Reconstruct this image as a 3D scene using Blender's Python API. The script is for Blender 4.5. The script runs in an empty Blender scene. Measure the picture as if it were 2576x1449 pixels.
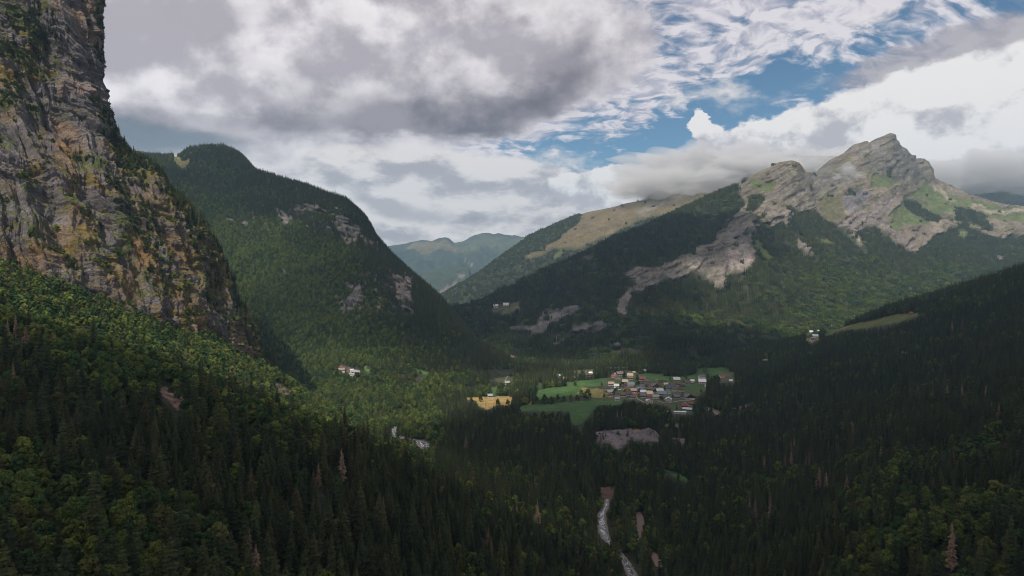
import bpy, math, random
import numpy as np
from mathutils import Vector

R = math.radians
SC = bpy.context.scene
COL = SC.collection
rng = np.random.default_rng(7)
random.seed(7)

# ------------------------------------------------------------------ camera
CAMZ = 300.0
PITCH = math.atan(48.5 / 1740)
cam_d = bpy.data.cameras.new('camera')
cam = bpy.data.objects.new('camera', cam_d)
COL.objects.link(cam)
cam.location = (0, 0, CAMZ)
cam.rotation_euler = (math.pi / 2 - PITCH, 0, 0)
cam_d.sensor_width = 36
cam_d.lens = 1740 / 2576 * 36
cam_d.clip_start = 1
cam_d.clip_end = 60000
SC.camera = cam

# ------------------------------------------------------------------ light
SUN_AZ, SUN_EL = R(202), R(54)        # azimuth clockwise from north (+Y): behind the camera, to its left
SUN_DIR = Vector((math.sin(SUN_AZ) * math.cos(SUN_EL), math.cos(SUN_AZ) * math.cos(SUN_EL), math.sin(SUN_EL)))
sun_d = bpy.data.lights.new('sun', 'SUN')
sun_d.energy = 5.0
sun_d.angle = R(0.6)
sun_d.color = (1.0, 0.93, 0.82)
sun = bpy.data.objects.new('sun', sun_d)
COL.objects.link(sun)
sun.rotation_euler = SUN_DIR.to_track_quat('Z', 'Y').to_euler()
sun.location = (0, 0, 3000)

vs = SC.view_settings
vs.view_transform = 'Standard'
vs.look = 'None'
vs.gamma = 1
vs.exposure = 0
SC.render.engine = 'CYCLES'
SC.cycles.max_bounces = 5
SC.cycles.diffuse_bounces = 2
SC.cycles.glossy_bounces = 1
SC.cycles.transparent_max_bounces = 12
SC.cycles.volume_bounces = 1
SC.cycles.volume_max_steps = 96
SC.cycles.use_denoising = True
SC.cycles.denoising_prefilter = 'ACCURATE'
SC.cycles.use_adaptive_sampling = False
SC.cycles.filter_width = 1.0
SC.cycles.sample_clamp_indirect = 4


# ------------------------------------------------------------------ node expressions
class NT:
    """writes arithmetic as shader nodes"""
    def __init__(s, tree): s.t = tree
    def node(s, typ, **kw):
        n = s.t.nodes.new(typ)
        for k, v in kw.items(): setattr(n, k, v)
        return n
    def put(s, sock, v):
        if isinstance(v, E): v = v.s
        if isinstance(v, bpy.types.NodeSocket): s.t.links.new(v, sock)
        else: sock.default_value = v
    def math(s, op, *a, clamp=False):
        n = s.node('ShaderNodeMath', operation=op, use_clamp=clamp)
        for i, v in enumerate(a): s.put(n.inputs[i], v)
        return E(s, n.outputs[0])
    def vec(s, x, y, z):
        n = s.node('ShaderNodeCombineXYZ')
        for i, v in enumerate((x, y, z)): s.put(n.inputs[i], v)
        return E(s, n.outputs[0])
    def sep(s, v):
        n = s.node('ShaderNodeSeparateXYZ'); s.put(n.inputs[0], v)
        return [E(s, o) for o in n.outputs]
    def noise(s, v, scale, detail=4, rough=.5, dist=0.0, lac=2.0, kind='FBM', color=False):
        n = s.node('ShaderNodeTexNoise', noise_dimensions='3D')
        n.noise_type = kind
        s.put(n.inputs['Vector'], v)
        s.put(n.inputs['Scale'], scale); s.put(n.inputs['Detail'], detail)
        s.put(n.inputs['Roughness'], rough); s.put(n.inputs['Distortion'], dist)
        s.put(n.inputs['Lacunarity'], lac)
        return E(s, n.outputs['Color' if color else 'Fac'])
    def ss(s, x, a, b, lo=0.0, hi=1.0):
        n = s.node('ShaderNodeMapRange', interpolation_type='SMOOTHSTEP')
        for nm, v in (('Value', x), ('From Min', a), ('From Max', b), ('To Min', lo), ('To Max', hi)): s.put(n.inputs[nm], v)
        return E(s, n.outputs[0])
    def mix(s, f, a, b, mode='MIX'):
        n = s.node('ShaderNodeMix', data_type='RGBA', blend_type=mode)
        s.put(n.inputs[0], f)
        for i, v in ((6, a), (7, b)):
            if isinstance(v, tuple) and len(v) == 3: v = (*v, 1)
            s.put(n.inputs[i], v)
        return E(s, n.outputs[2])
    def vmath(s, op, a, b, scale=None):
        n = s.node('ShaderNodeVectorMath', operation=op)
        s.put(n.inputs[0], a)
        if b is not None: s.put(n.inputs[1], b)
        if scale is not None: s.put(n.inputs['Scale'], scale)
        return E(s, n.outputs[0])


class E:
    def __init__(s, n, sock): s.n, s.s = n, sock
    def __add__(s, o): return s.n.math('ADD', s, o)
    __radd__ = __add__
    def __sub__(s, o): return s.n.math('SUBTRACT', s, o)
    def __rsub__(s, o): return s.n.math('SUBTRACT', o, s)
    def __mul__(s, o): return s.n.math('MULTIPLY', s, o)
    __rmul__ = __mul__
    def __truediv__(s, o): return s.n.math('DIVIDE', s, o)


# ------------------------------------------------------------------ sky
world = bpy.data.worlds.new('World')
SC.world = world
world.use_nodes = True
wt = world.node_tree
wt.nodes.clear()
w = NT(wt)


def sky_ang(px, py):
    """azimuth and elevation of a direction, given on the 2576 x 1449 plan"""
    x, z = (px - 1288) / 1740, -(py - 724.5) / 1740
    dy = math.cos(PITCH) + z * math.sin(PITCH); dz = -math.sin(PITCH) + z * math.cos(PITCH)
    return math.atan2(x, dy), math.atan2(dz, math.hypot(x, dy))


def build_sky():
    tc = w.node('ShaderNodeTexCoord')
    D = E(w, tc.outputs['Generated'])
    dx, dy, dz = w.sep(D)
    az = w.math('ARCTAN2', dx, dy)
    el = w.math('ARCSINE', dz)
    # domain warp, so that every placed edge is ragged
    stretch = w.vec(dx, dy, dz * 1.9)
    n1 = w.noise(stretch, 5.0, 6, .55)
    n2 = w.noise(w.vec(dx + 7.3, dy, dz * 1.9), 5.0, 6, .55)
    n3 = w.noise(stretch, 17.0, 6, .6)
    n4 = w.noise(w.vec(dx + 3.1, dy + 1.0, dz * 1.9), 17.0, 5, .6)
    azw = az + (n1 - .5) * .13 + (n3 - .5) * .05
    elw = el + (n2 - .5) * .065 + (n4 - .5) * .035

    def blob(px, py, rx, ry, ang=0.0, amp=1.0, soft=False):
        a0, e0 = sky_ang(px, py)
        rx, ry, t = rx / 1740, ry / 1740, R(ang)
        u, v = azw - a0, elw - e0
        uu = (u * math.cos(t) + v * math.sin(t)) / rx
        vv = (v * math.cos(t) - u * math.sin(t)) / ry
        d2 = uu * uu + vv * vv
        return w.math('EXPONENT', d2 * -1.0) * amp

    def total(*bs):
        o = blob(*bs[0])
        for b in bs[1:]: o = o + blob(*b)
        return o

    def fluff(kx, kz, scale, det, rough, up):
        """cloud noise and how much the same noise falls off towards the light above: a lit side and a base"""
        p0 = w.vec(dx * kx, dy * kx, dz * kz)
        p1 = w.vec((dx + up * .35) * kx, dy * kx, (dz + up) * kz)
        a_ = w.noise(p0, scale, det, rough)
        b_ = w.noise(p1, scale, det, rough)
        return a_, a_ - b_

    sk = w.node('ShaderNodeTexSky', sky_type='NISHITA')
    sk.sun_disc = False
    sk.sun_elevation = SUN_EL
    sk.sun_rotation = SUN_AZ
    sk.altitude = 1100
    sk.air_density = 1.0
    sk.dust_density = 0.3
    sk.ozone_density = 3.0
    blue = w.mix(1.0, E(w, sk.outputs[0]), (.048, .068, .072), 'MULTIPLY')

    # --- high mottled cloud sheet over the whole sky, thin where the blue shows
    den = w.math('MAXIMUM', dz, .02) + .34
    sheet = w.vec(dx / den * 1.25, dy / den * 1.6, 0.0)
    sheetw = w.vmath('ADD', sheet, w.vmath('SCALE', w.noise(sheet, 1.6, 4, .55, color=True), None, scale=.55))
    m1 = w.noise(sheetw, 1.9, 5, .6)
    m2 = w.noise(sheetw, 15.0, 6, .56)
    m3 = w.noise(w.vmath('ADD', sheetw, (.02, -.05, .0)), 15.0, 5, .56)
    hole = total((1800, 310, 190, 62, 22, 1.5), (1960, 235, 190, 48, 18, 1.15), (1650, 350, 160, 40, 4, 1.05), (1450, 375, 250, 48, 2, 1.0),
                 (1330, 340, 150, 20, 0, .9), (2090, 165, 190, 40, 14, .9), (1740, 110, 180, 60, 15, .6), (1640, 70, 70, 60, 30, .6),
                 (2380, 40, 230, 40, 12, .65), (2120, 60, 200, 42, 10, .6), (1500, 400, 260, 30, 0, .85), (1850, 210, 180, 40, 10, .8),
                 (1130, 395, 100, 14, 0, .4), (2540, 60, 80, 50, 0, .6), (1520, 290, 120, 30, 12, .6))
    cover = w.ss(m1 * .55 + m2 * 1.0 - hole * .19, .44, .72)
    lit = w.ss((m2 - m3) * 1.2 + m1 * .5, .06, .42)
    sheet_c = w.mix(lit, (.50, .48, .56), (.82, .77, .80))
    low = w.ss(el, .02, .16)
    sheet_c = w.mix(low, (.76, .70, .68), sheet_c)
    sky = w.mix(cover * .97, blue, sheet_c)

    # --- broken cumulus low over the valley
    cn, cd = fluff(1.0, 2.3, 8.0, 9, .58, .030)
    lowband = total((1120, 540, 560, 90, 0, 1.2), (760, 470, 380, 90, 0, 1.1), (1400, 500, 260, 60, 0, 1.1), (1000, 430, 300, 60, 0, .7))
    a = w.ss(lowband * .55 + (cn - .5) * 1.5 + .5, .62, .92)
    c = w.mix(w.ss(cd * 3.2 + (cn - .5) * .9 + (n3 - .5) * .7, -.52, .20), (.44, .41, .43), (.86, .80, .77))
    sky = w.mix(a, sky, c)
    gr = total((945, 512, 70, 20, 0, 1.0), (1080, 540, 110, 24, 0, .75), (1215, 548, 50, 16, 0, .8), (825, 335, 30, 12, 0, .9), (1010, 592, 140, 14, 0, .5))
    sky = w.mix(w.ss(gr + (cn - .5) * 1.0, .30, .90) * .62, sky, (.28, .26, .29))

    # --- white cloud bank over the right-hand mountains
    bk, bd = fluff(1.0, 1.35, 9.5, 10, .60, .030)
    bf, bfd = fluff(1.0, 1.2, 3.6, 6, .55, .060)
    bank = total((2480, 300, 330, 130, 12, 1.45), (2200, 330, 300, 92, 20, 1.3), (2620, 190, 240, 90, 14, 1.2), (2010, 405, 190, 66, 16, 1.2),
                 (1740, 432, 210, 58, 8, 1.3), (1600, 470, 190, 62, 0, 1.15), (1795, 318, 24, 44, 0, 1.25), (1768, 360, 46, 42, 0, .95), (2500, 420, 300, 60, -6, 1.0))
    a = w.ss(bank + (bk - .5) * 1.5 + (bf - .5) * .6, .50, .66)
    sh = w.ss(bd * 4.4 + bfd * 2.6 + (bf - .5) * .5 + (el - .12) * 1.5, -.42, .34)
    c = w.mix(sh, (.52, .49, .52), (.94, .90, .875))
    sky = w.mix(a, sky, c)
    dk = total((2300, 128, 170, 24, 10, 1.1), (2480, 95, 150, 26, 8, 1.1), (2215, 155, 70, 18, 0, .7), (2480, 458, 170, 24, -3, 1.1), (2390, 440, 60, 22, 10, .7))
    sky = w.mix(w.ss(dk + (bk - .5) * 1.3, .30, 1.0) * .72, sky, (.34, .31, .35))

    # --- the large grey cloud, upper left
    g1, gd = fluff(1.0, 1.30, 4.6, 10, .55, .050)
    g2, gd2 = fluff(1.0, 1.2, 12.0, 6, .55, .022)
    big = total((560, 60, 620, 210, 0, 1.5), (1150, 110, 400, 150, 0, 1.4), (450, 230, 420, 90, 0, 1.2), (1020, 240, 330, 62, 8, 1.15), (1370, 190, 190, 70, 20, .95), (300, 330, 260, 46, 0, .85), (-300, 100, 500, 400, 0, 1.5))
    edge_ = big + (g1 - .5) * 1.1 + (g2 - .5) * .5
    a = w.ss(edge_, .36, .80)
    puff = w.ss(gd * 3.0 + gd2 * 1.1 + (g1 - .5) * .7, -.36, .34)
    c = w.mix(puff, (.46, .415, .45), (.95, .89, .90))
    base = total((1130, 285, 340, 42, 4, 1.25), (930, 225, 300, 50, 12, .55), (1400, 220, 150, 50, 25, .72), (600, 305, 260, 26, 0, .45), (1490, 85, 60, 26, 40, .45), (1060, 310, 220, 26, 3, .8), (330, 345, 260, 44, 0, 1.2), (1240, 60, 140, 40, 30, .45), (720, 40, 300, 40, 0, .25), (660, 160, 160, 24, -20, .3))
    c = w.mix(w.ss(base + (g1 - .5) * 1.5 + (g2 - .5) * 1.1 - .05, -.05, 1.25) * .95, c, w.mix(puff, (.130, .108, .130), (.30, .265, .29)))
    sky = w.mix(a, sky, c)
    blu = total((350, 350, 190, 34, 0, 1.0), (560, 365, 60, 16, 0, .3))
    sky = w.mix(w.ss(blu, .2, .9) * .75, sky, (.12, .15, .185))

    # below the horizon the sky is never seen: same tone as the haze above it
    sky = w.mix(w.ss(el, -.12, -.02), (.10, .11, .12), sky)
    bg = w.node('ShaderNodeBackground')
    w.put(bg.inputs['Color'], sky)
    bg.inputs['Strength'].default_value = 1.0
    out = w.node('ShaderNodeOutputWorld')
    wt.links.new(bg.outputs[0], out.inputs[0])


build_sky()
world.cycles.sampling_method = 'MANUAL'
world.cycles.sample_map_resolution = 512


# ------------------------------------------------------------------ plan <-> place
CP, SP = math.cos(PITCH), math.sin(PITCH)


def place(px, py, d):
    """the point seen at plan position px, py at the distance d straight ahead"""
    px, py, d = (np.asarray(v, float) for v in (px, py, d))
    a, b = (px - 1288) / 1740, -(py - 724.5) / 1740
    dy = CP + b * SP
    dz = -SP + b * CP
    t = d / dy
    return np.stack(np.broadcast_arrays(a * t, d, CAMZ + dz * t), -1)


def plan(P):
    rel = P - np.array([0, 0, CAMZ])
    dc = rel[..., 1] * CP - rel[..., 2] * SP
    up = rel[..., 1] * SP + rel[..., 2] * CP
    dc = np.maximum(dc, 1e-3)
    return 1288 + 1740 * rel[..., 0] / dc, 724.5 - 1740 * up / dc


# ------------------------------------------------------------------ noise
_perm = rng.permutation(256)
_perm = np.concatenate([_perm, _perm, _perm])
_grad = rng.normal(size=(256, 3)); _grad /= np.linalg.norm(_grad, axis=1)[:, None]


def perlin(x, y, z=0.0):
    x, y, z = np.broadcast_arrays(np.asarray(x, float), y, z)
    xi, yi, zi = np.floor(x), np.floor(y), np.floor(z)
    fx, fy, fz = x - xi, y - yi, z - zi
    xi, yi, zi = (v.astype(np.int64) & 255 for v in (xi, yi, zi))
    u, v, q = (f * f * f * (f * (f * 6 - 15) + 10) for f in (fx, fy, fz))
    def g(i, j, k):
        h = _perm[_perm[_perm[(xi + i) & 255] + ((yi + j) & 255)] + ((zi + k) & 255)]
        gr = _grad[h]
        return gr[..., 0] * (fx - i) + gr[..., 1] * (fy - j) + gr[..., 2] * (fz - k)
    l = lambda a, b, t: a + (b - a) * t
    r = l(l(l(g(0, 0, 0), g(1, 0, 0), u), l(g(0, 1, 0), g(1, 1, 0), u), v),
          l(l(g(0, 0, 1), g(1, 0, 1), u), l(g(0, 1, 1), g(1, 1, 1), u), v), q)
    return r * 1.6


def fbm(x, y, z=0.0, oct=4, gain=.5, ridged=False):
    o, a, f, tot = 0, 1.0, 1.0, 0
    for i in range(oct):
        n = perlin(x * f + i * 17.3, y * f + i * 5.1, np.asarray(z) * f + i * 9.7)
        if ridged: n = 1 - 2 * np.abs(n)
        o = o + n * a; tot += a; a *= gain; f *= 2.03
    return o / tot


def inside(poly, x, y):
    p = np.asarray(poly, float)
    x0, y0 = p[:, 0], p[:, 1]
    x1, y1 = np.roll(x0, -1), np.roll(y0, -1)
    r = np.zeros(np.shape(x), bool)
    bb = (x > x0.min()) & (x < x0.max()) & (y > y0.min()) & (y < y0.max())
    if not bb.any(): return r
    xs, ys = x[bb], y[bb]
    q = np.zeros(xs.shape, bool)
    for a, b, c, d in zip(x0, y0, x1, y1):
        if b == d: continue
        q ^= ((b > ys) != (d > ys)) & (xs < (c - a) * (ys - b) / (d - b) + a)
    r[bb] = q
    return r


# ------------------------------------------------------------------ mesh helpers
def link(o, parent=None):
    COL.objects.link(o)
    if parent is not None: o.parent = parent
    return o


def raw_mesh(name, verts, faces, mats, col=None, mat_idx=None, smooth=False, loops=None):
    """verts (n,3); faces (m,k) array with one k, or a list of such arrays"""
    me = bpy.data.meshes.new(name)
    fl = faces if isinstance(faces, list) else [faces]
    fl = [np.asarray(f, np.int32) for f in fl if len(f)]
    verts = np.asarray(verts, np.float32)
    me.vertices.add(len(verts)); me.vertices.foreach_set('co', verts.ravel())
    nl = sum(f.size for f in fl); nf = sum(len(f) for f in fl)
    me.loops.add(nl); me.polygons.add(nf)
    me.loops.foreach_set('vertex_index', np.concatenate([f.ravel() for f in fl]))
    tot = np.concatenate([np.full(len(f), f.shape[1], np.int32) for f in fl])
    me.polygons.foreach_set('loop_start', np.concatenate([[0], np.cumsum(tot)[:-1]]).astype(np.int32))
    me.polygons.foreach_set('loop_total', tot)
    if mat_idx is not None: me.polygons.foreach_set('material_index', np.asarray(mat_idx, np.int32))
    me.polygons.foreach_set('use_smooth', np.full(nf, smooth))
    for m in (mats if isinstance(mats, (list, tuple)) else [mats]): me.materials.append(m)
    if col is not None:
        at = me.color_attributes.new('col', 'FLOAT_COLOR', 'POINT')
        c4 = np.ones((len(verts), 4), np.float32); c4[:, :3] = col
        at.data.foreach_set('color', c4.ravel())
    me.update(calc_edges=True)
    me.validate()
    return me


def tag(o, label=None, cat=None, group=None, kind=None):
    if label: o['label'] = label
    if cat: o['category'] = cat
    if group: o['group'] = group
    if kind: o['kind'] = kind
    return o


def grid_faces(nr, nc):
    i = np.arange(nr - 1)[:, None] * nc + np.arange(nc - 1)[None, :]
    return np.stack([i, i + 1, i + nc + 1, i + nc], -1).reshape(-1, 4)


# ------------------------------------------------------------------ materials
def material(name, fn, rough=.95, spec=.15):
    m = bpy.data.materials.new(name); m.use_nodes = True
    t = m.node_tree; t.nodes.clear()
    n = NT(t)
    b = n.node('ShaderNodeBsdfPrincipled')
    b.inputs['Roughness'].default_value = rough
    b.inputs['Specular IOR Level'].default_value = spec
    o = n.node('ShaderNodeOutputMaterial')
    t.links.new(b.outputs[0], o.inputs[0])
    c = fn(n, b)
    if isinstance(c, tuple): b.inputs['Base Color'].default_value = (*c, 1)
    elif c is not None: n.put(b.inputs['Base Color'], c)
    return m


def bump(n, b, h, strength=.6, dist=1.0):
    bp = n.node('ShaderNodeBump'); bp.inputs['Strength'].default_value = strength
    bp.inputs['Distance'].default_value = dist
    n.put(bp.inputs['Height'], h)
    n.t.links.new(bp.outputs[0], b.inputs['Normal'])


def terrain_mat(name, fine, bdist):
    def f(n, b):
        at = n.node('ShaderNodeVertexColor'); at.layer_name = 'col'
        pos = E(n, n.node('ShaderNodeNewGeometry').outputs['Position'])
        a = n.noise(pos, 1.0 / fine, 6, .6)
        c = n.noise(pos, 1.0 / (fine * 7), 5, .6)
        k = n.ss(a, .25, .75, .62, 1.38) * n.ss(c, .3, .7, .85, 1.15)
        kk = n.vec(k, k, k)
        bump(n, b, a, .8, bdist)
        return n.mix(1.0, E(n, at.outputs[0]), kk, 'MULTIPLY')
    return material(name, f)


# ------------------------------------------------------------------ outlines read off the plan (2576 x 1449)
def tr(k, ox, oy):
    return lambda *p: [(x * k + ox, y * k + oy) for x, y in p]


c5, c6, c4 = tr(1 / 3, 858.6, 429), tr(1 / 3, 1717.3, 429), tr(1 / 3, 0, 429)
b1, b2, b3 = tr(1 / 3, 0, 966), tr(1 / 3, 858.6, 966), tr(1 / 3, 1717.3, 966)
vv, mm, hh = tr(.15556, 1488.4, 908.8), tr(.15556, 1145, 894.5), tr(.15556, 1975, 715.6)
qq = tr(.1946, 858.6, 822.9)
kk7 = tr(.078, 801.4, 887.3)

FOREST_FLOOR = (.030, .034, .020)
GREEN = (.045, .092, .026)
GREEN2 = (.040, .082, .030)
DULL = (.075, .080, .036)
GOLD = (.25, .175, .062)
STRAW = (.15, .135, .045)
EARTH = (.17, .12, .10)
GRAVEL = (.145, .122, .118)
YARD = (.10, .085, .07)

# open ground of the valley: (outline, colour, tree-free)
T_AREAS = [
    (mm((1000, 830), (1250, 795), (1600, 775), (2500, 690), (2700, 700), (2700, 790), (2300, 800), (2050, 1100), (1880, 1130), (1850, 900), (1420, 900), (1050, 900)), GREEN),
    (mm((1280, 620), (1400, 540), (1800, 500), (2060, 500), (2060, 600), (1980, 650), (1500, 680), (1350, 700)), GREEN),
    (mm((1770, 440), (2500, 355), (2640, 360), (2450, 480), (2050, 500), (1780, 495)), GREEN),
    (mm((60, 690), (330, 675), (870, 655), (940, 700), (900, 800), (640, 800), (520, 890), (380, 810), (330, 740)), GOLD),
    (mm((1960, 620), (2060, 510), (2260, 540), (2440, 590), (2440, 690), (2260, 690)), STRAW),
    (mm((540, 230), (960, 250), (960, 400), (820, 440), (560, 430)), DULL),
    (mm((570, 505), (700, 505), (660, 650), (590, 640)), GREEN),
    (mm((755, 500), (815, 480), (805, 545)), GREEN2),
    (mm((1900, 250), (2250, 215), (2240, 290), (1910, 290)), DULL),
    (mm((1530, 285), (1740, 285), (1655, 345)), GREEN2),
    (mm((1330, 440), (1410, 440), (1400, 540), (1350, 530)), GREEN2),
    (mm((1200, 740), (1260, 740), (1260, 790), (1200, 800)), GOLD),
    (vv((200, 90), (640, 95), (640, 130), (300, 135)), GREEN2),
    (vv((760, 205), (1150, 195), (1170, 240), (1480, 250), (1700, 200), (1680, 130), (2100, 90), (2230, 130), (2200, 190), (1950, 240), (1720, 330), (1300, 360), (900, 350), (850, 290)), GREEN),
    (vv((1280, 330), (1500, 330), (1700, 340), (1850, 330), (1840, 480), (1700, 560), (1300, 520), (1350, 400)), DULL),
    (vv((1480, 410), (1720, 370), (1800, 400), (1800, 480), (1520, 500)), GREEN),
    (vv((60, 430), (200, 470), (250, 600), (60, 600)), STRAW),
    (vv((180, 330), (420, 170), (720, 170), (900, 300), (1300, 340), (1360, 480), (1750, 520), (1700, 640), (1600, 720), (1050, 690), (800, 660), (650, 620), (300, 640), (200, 480)), YARD),
    (vv((1080, 620), (1480, 640), (1520, 760), (1280, 760), (1180, 690)), (.06, .07, .03)),
    (vv((1280, 690), (1640, 690), (1660, 850), (1280, 860)), YARD),
    (vv((1720, 730), (1860, 750), (2060, 790), (2130, 860), (2060, 880), (1930, 820), (1760, 770)), EARTH),
    (vv((2170, 790), (2300, 750), (2560, 690), (2560, 740), (2330, 800)), EARTH),
    (vv((1080, 1020), (1500, 1015), (1480, 1070), (1150, 1060)), STRAW),
    (vv((1250, 1240), (1540, 1250), (1500, 1340), (1380, 1300)), EARTH),
    (vv((10, 1160), (300, 1115), (500, 1105), (730, 1095), (860, 1115), (960, 1140), (1100, 1230), (1090, 1310), (700, 1300), (640, 1215), (610, 1310), (400, 1430), (330, 1350), (120, 1310), (90, 1240)), GRAVEL, .26),
    (b2((1945, 775), (2085, 775), (2045, 860), (2010, 900), (1975, 870)), (.12, .075, .058), .15),
    (b2((2418, 640), (2480, 650), (2576, 690), (2640, 700), (2640, 745), (2576, 735), (2500, 705)), GREEN),
    (b2((370, 345), (430, 305), (425, 350), (400, 380), (480, 400), (560, 425), (620, 415), (690, 480), (600, 495), (560, 460), (470, 425), (395, 405)), GRAVEL),
    (b1((1165, 0), (1240, 10), (1395, 110), (1395, 200), (1330, 190), (1270, 120), (1200, 60)), (.17, .118, .10), .16),
    (b1((1480, 225), (1600, 265), (1560, 290), (1490, 270)), (.21, .15, .135)),
    (b1((1720, 1170), (1790, 1200), (1850, 1290), (1850, 1500), (1745, 1500), (1765, 1310), (1715, 1250)), (.18, .105, .08), .2),
    (c4((2050, 1600), (2140, 1620), (2220, 1690), (2160, 1700), (2090, 1660)), (.15, .11, .08), .1),
    (hh((600, 790), (720, 735), (1090, 640), (1400, 585), (1800, 480), (2040, 465), (2330, 470), (2000, 555), (1700, 640), (1300, 715), (900, 745), (700, 830)), (.095, .10, .034)),
    (hh((590, 800), (730, 730), (1090, 645), (1090, 670), (740, 750)), STRAW),
    (hh((330, 800), (560, 760), (560, 900), (430, 950), (320, 900)), STRAW),
    (hh((1900, 1105), (1970, 1105), (1970, 1135), (1900, 1135)), YARD),
    (vv((2050, 170), (2320, 180), (2330, 345), (2070, 350)), DULL),
    (kk7((1480, 330), (1580, 370), (1700, 430), (1700, 545), (1560, 500), (1400, 510)), GREEN),
    (kk7((600, 360), (760, 420), (880, 520), (1320, 560), (1330, 700), (1160, 760), (960, 690), (660, 570)), YARD),
    (qq((900, 525), (1000, 560), (1130, 590), (1170, 615), (1050, 640), (960, 590)), GREEN),
]
RIVER_CLEAR = [
    b2((1940, 780), (2080, 780), (2030, 900), (2015, 950), (2025, 1040), (2040, 1110), (2030, 1185), (1950, 1185), (1915, 1080), (1915, 980), (1985, 930), (1960, 870)),
    b2((2050, 1210), (2110, 1240), (2190, 1340), (2260, 1400), (2300, 1500), (2130, 1500), (2110, 1320)),
    b2((2205, 955), (2265, 965), (2305, 1060), (2285, 1155), (2225, 1155), (2212, 1050)),
    b2((2340, 1280), (2440, 1360), (2430, 1415), (2350, 1370)),
]
T_CLEAR = [a[0] for a in T_AREAS] + RIVER_CLEAR

ROCK_PALE = (.140, .122, .102)
ROCK_GREY = (.118, .106, .096)
ROCK_WARM = (.138, .115, .090)
ROCK_DARK = (.125, .115, .125)
ALP = (.078, .100, .036)
ALP_DRY = (.108, .086, .045)
C_AREAS = [
    ([(560, 545), (640, 540), (700, 520), (790, 505), (850, 525), (900, 535), (945, 590), (960, 640), (900, 625), (840, 590), (760, 570), (660, 580), (580, 575)], ROCK_GREY, -.24),
    ([(830, 720), (900, 690), (960, 670), (1030, 680), (1060, 740), (1060, 790), (990, 790), (900, 800), (850, 790)], (.11, .097, .092), -.17),
    ([(640, 640), (720, 660), (760, 740), (700, 760), (640, 700)], (.12, .105, .10), -.34),
    (c4((2080, 290), (2180, 335), (2215, 370), (2150, 405), (2105, 350)), ROCK_GREY),
    (c4((2220, 275), (2310, 235), (2455, 290), (2380, 305), (2330, 310), (2240, 330)), ROCK_GREY),
    (c4((2530, 350), (2600, 340), (2720, 430), (2700, 520), (2620, 560), (2540, 440)), ROCK_GREY),
    (c4((1815, 365), (1880, 380), (1860, 420), (1820, 405)), ROCK_GREY),
    (c4((1970, 350), (2060, 440), (2020, 440), (1980, 400)), ROCK_GREY),
    (c5((0, 330), (130, 400), (142, 480), (80, 560), (20, 520), (0, 500)), ROCK_GREY),
    (c5((-10, 960), (70, 930), (145, 855), (178, 890), (165, 1000), (80, 1070), (0, 1055)), ROCK_GREY),
    (c5((390, 770), (480, 800), (550, 900), (555, 1000), (470, 990), (370, 960), (400, 880)), (.16, .135, .12)),
    (c5((140, 490), (280, 540), (270, 560), (180, 540)), ROCK_WARM),
    (c5((230, 870), (275, 950), (255, 970)), ROCK_WARM),
    (c5((1235, 1330), (1300, 1350), (1400, 1420), (1290, 1400)), (.15, .11, .085)),
    ([(436, 388), (470, 402), (466, 416), (440, 414)], (.10, .092, .04)),
    ([(345, 400), (375, 418), (395, 440), (365, 430)], ALP),
    (kk7((1480, 330), (1580, 370), (1700, 430), (1700, 545), (1560, 500), (1400, 510)), (.07, .13, .03)),
    (qq((900, 525), (1000, 560), (1130, 590), (1170, 615), (1050, 640), (960, 590)), (.07, .13, .03)),
    (kk7((600, 360), (760, 420), (880, 520), (1320, 560), (1330, 700), (1160, 760), (960, 690), (660, 570)), YARD),
]
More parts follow.
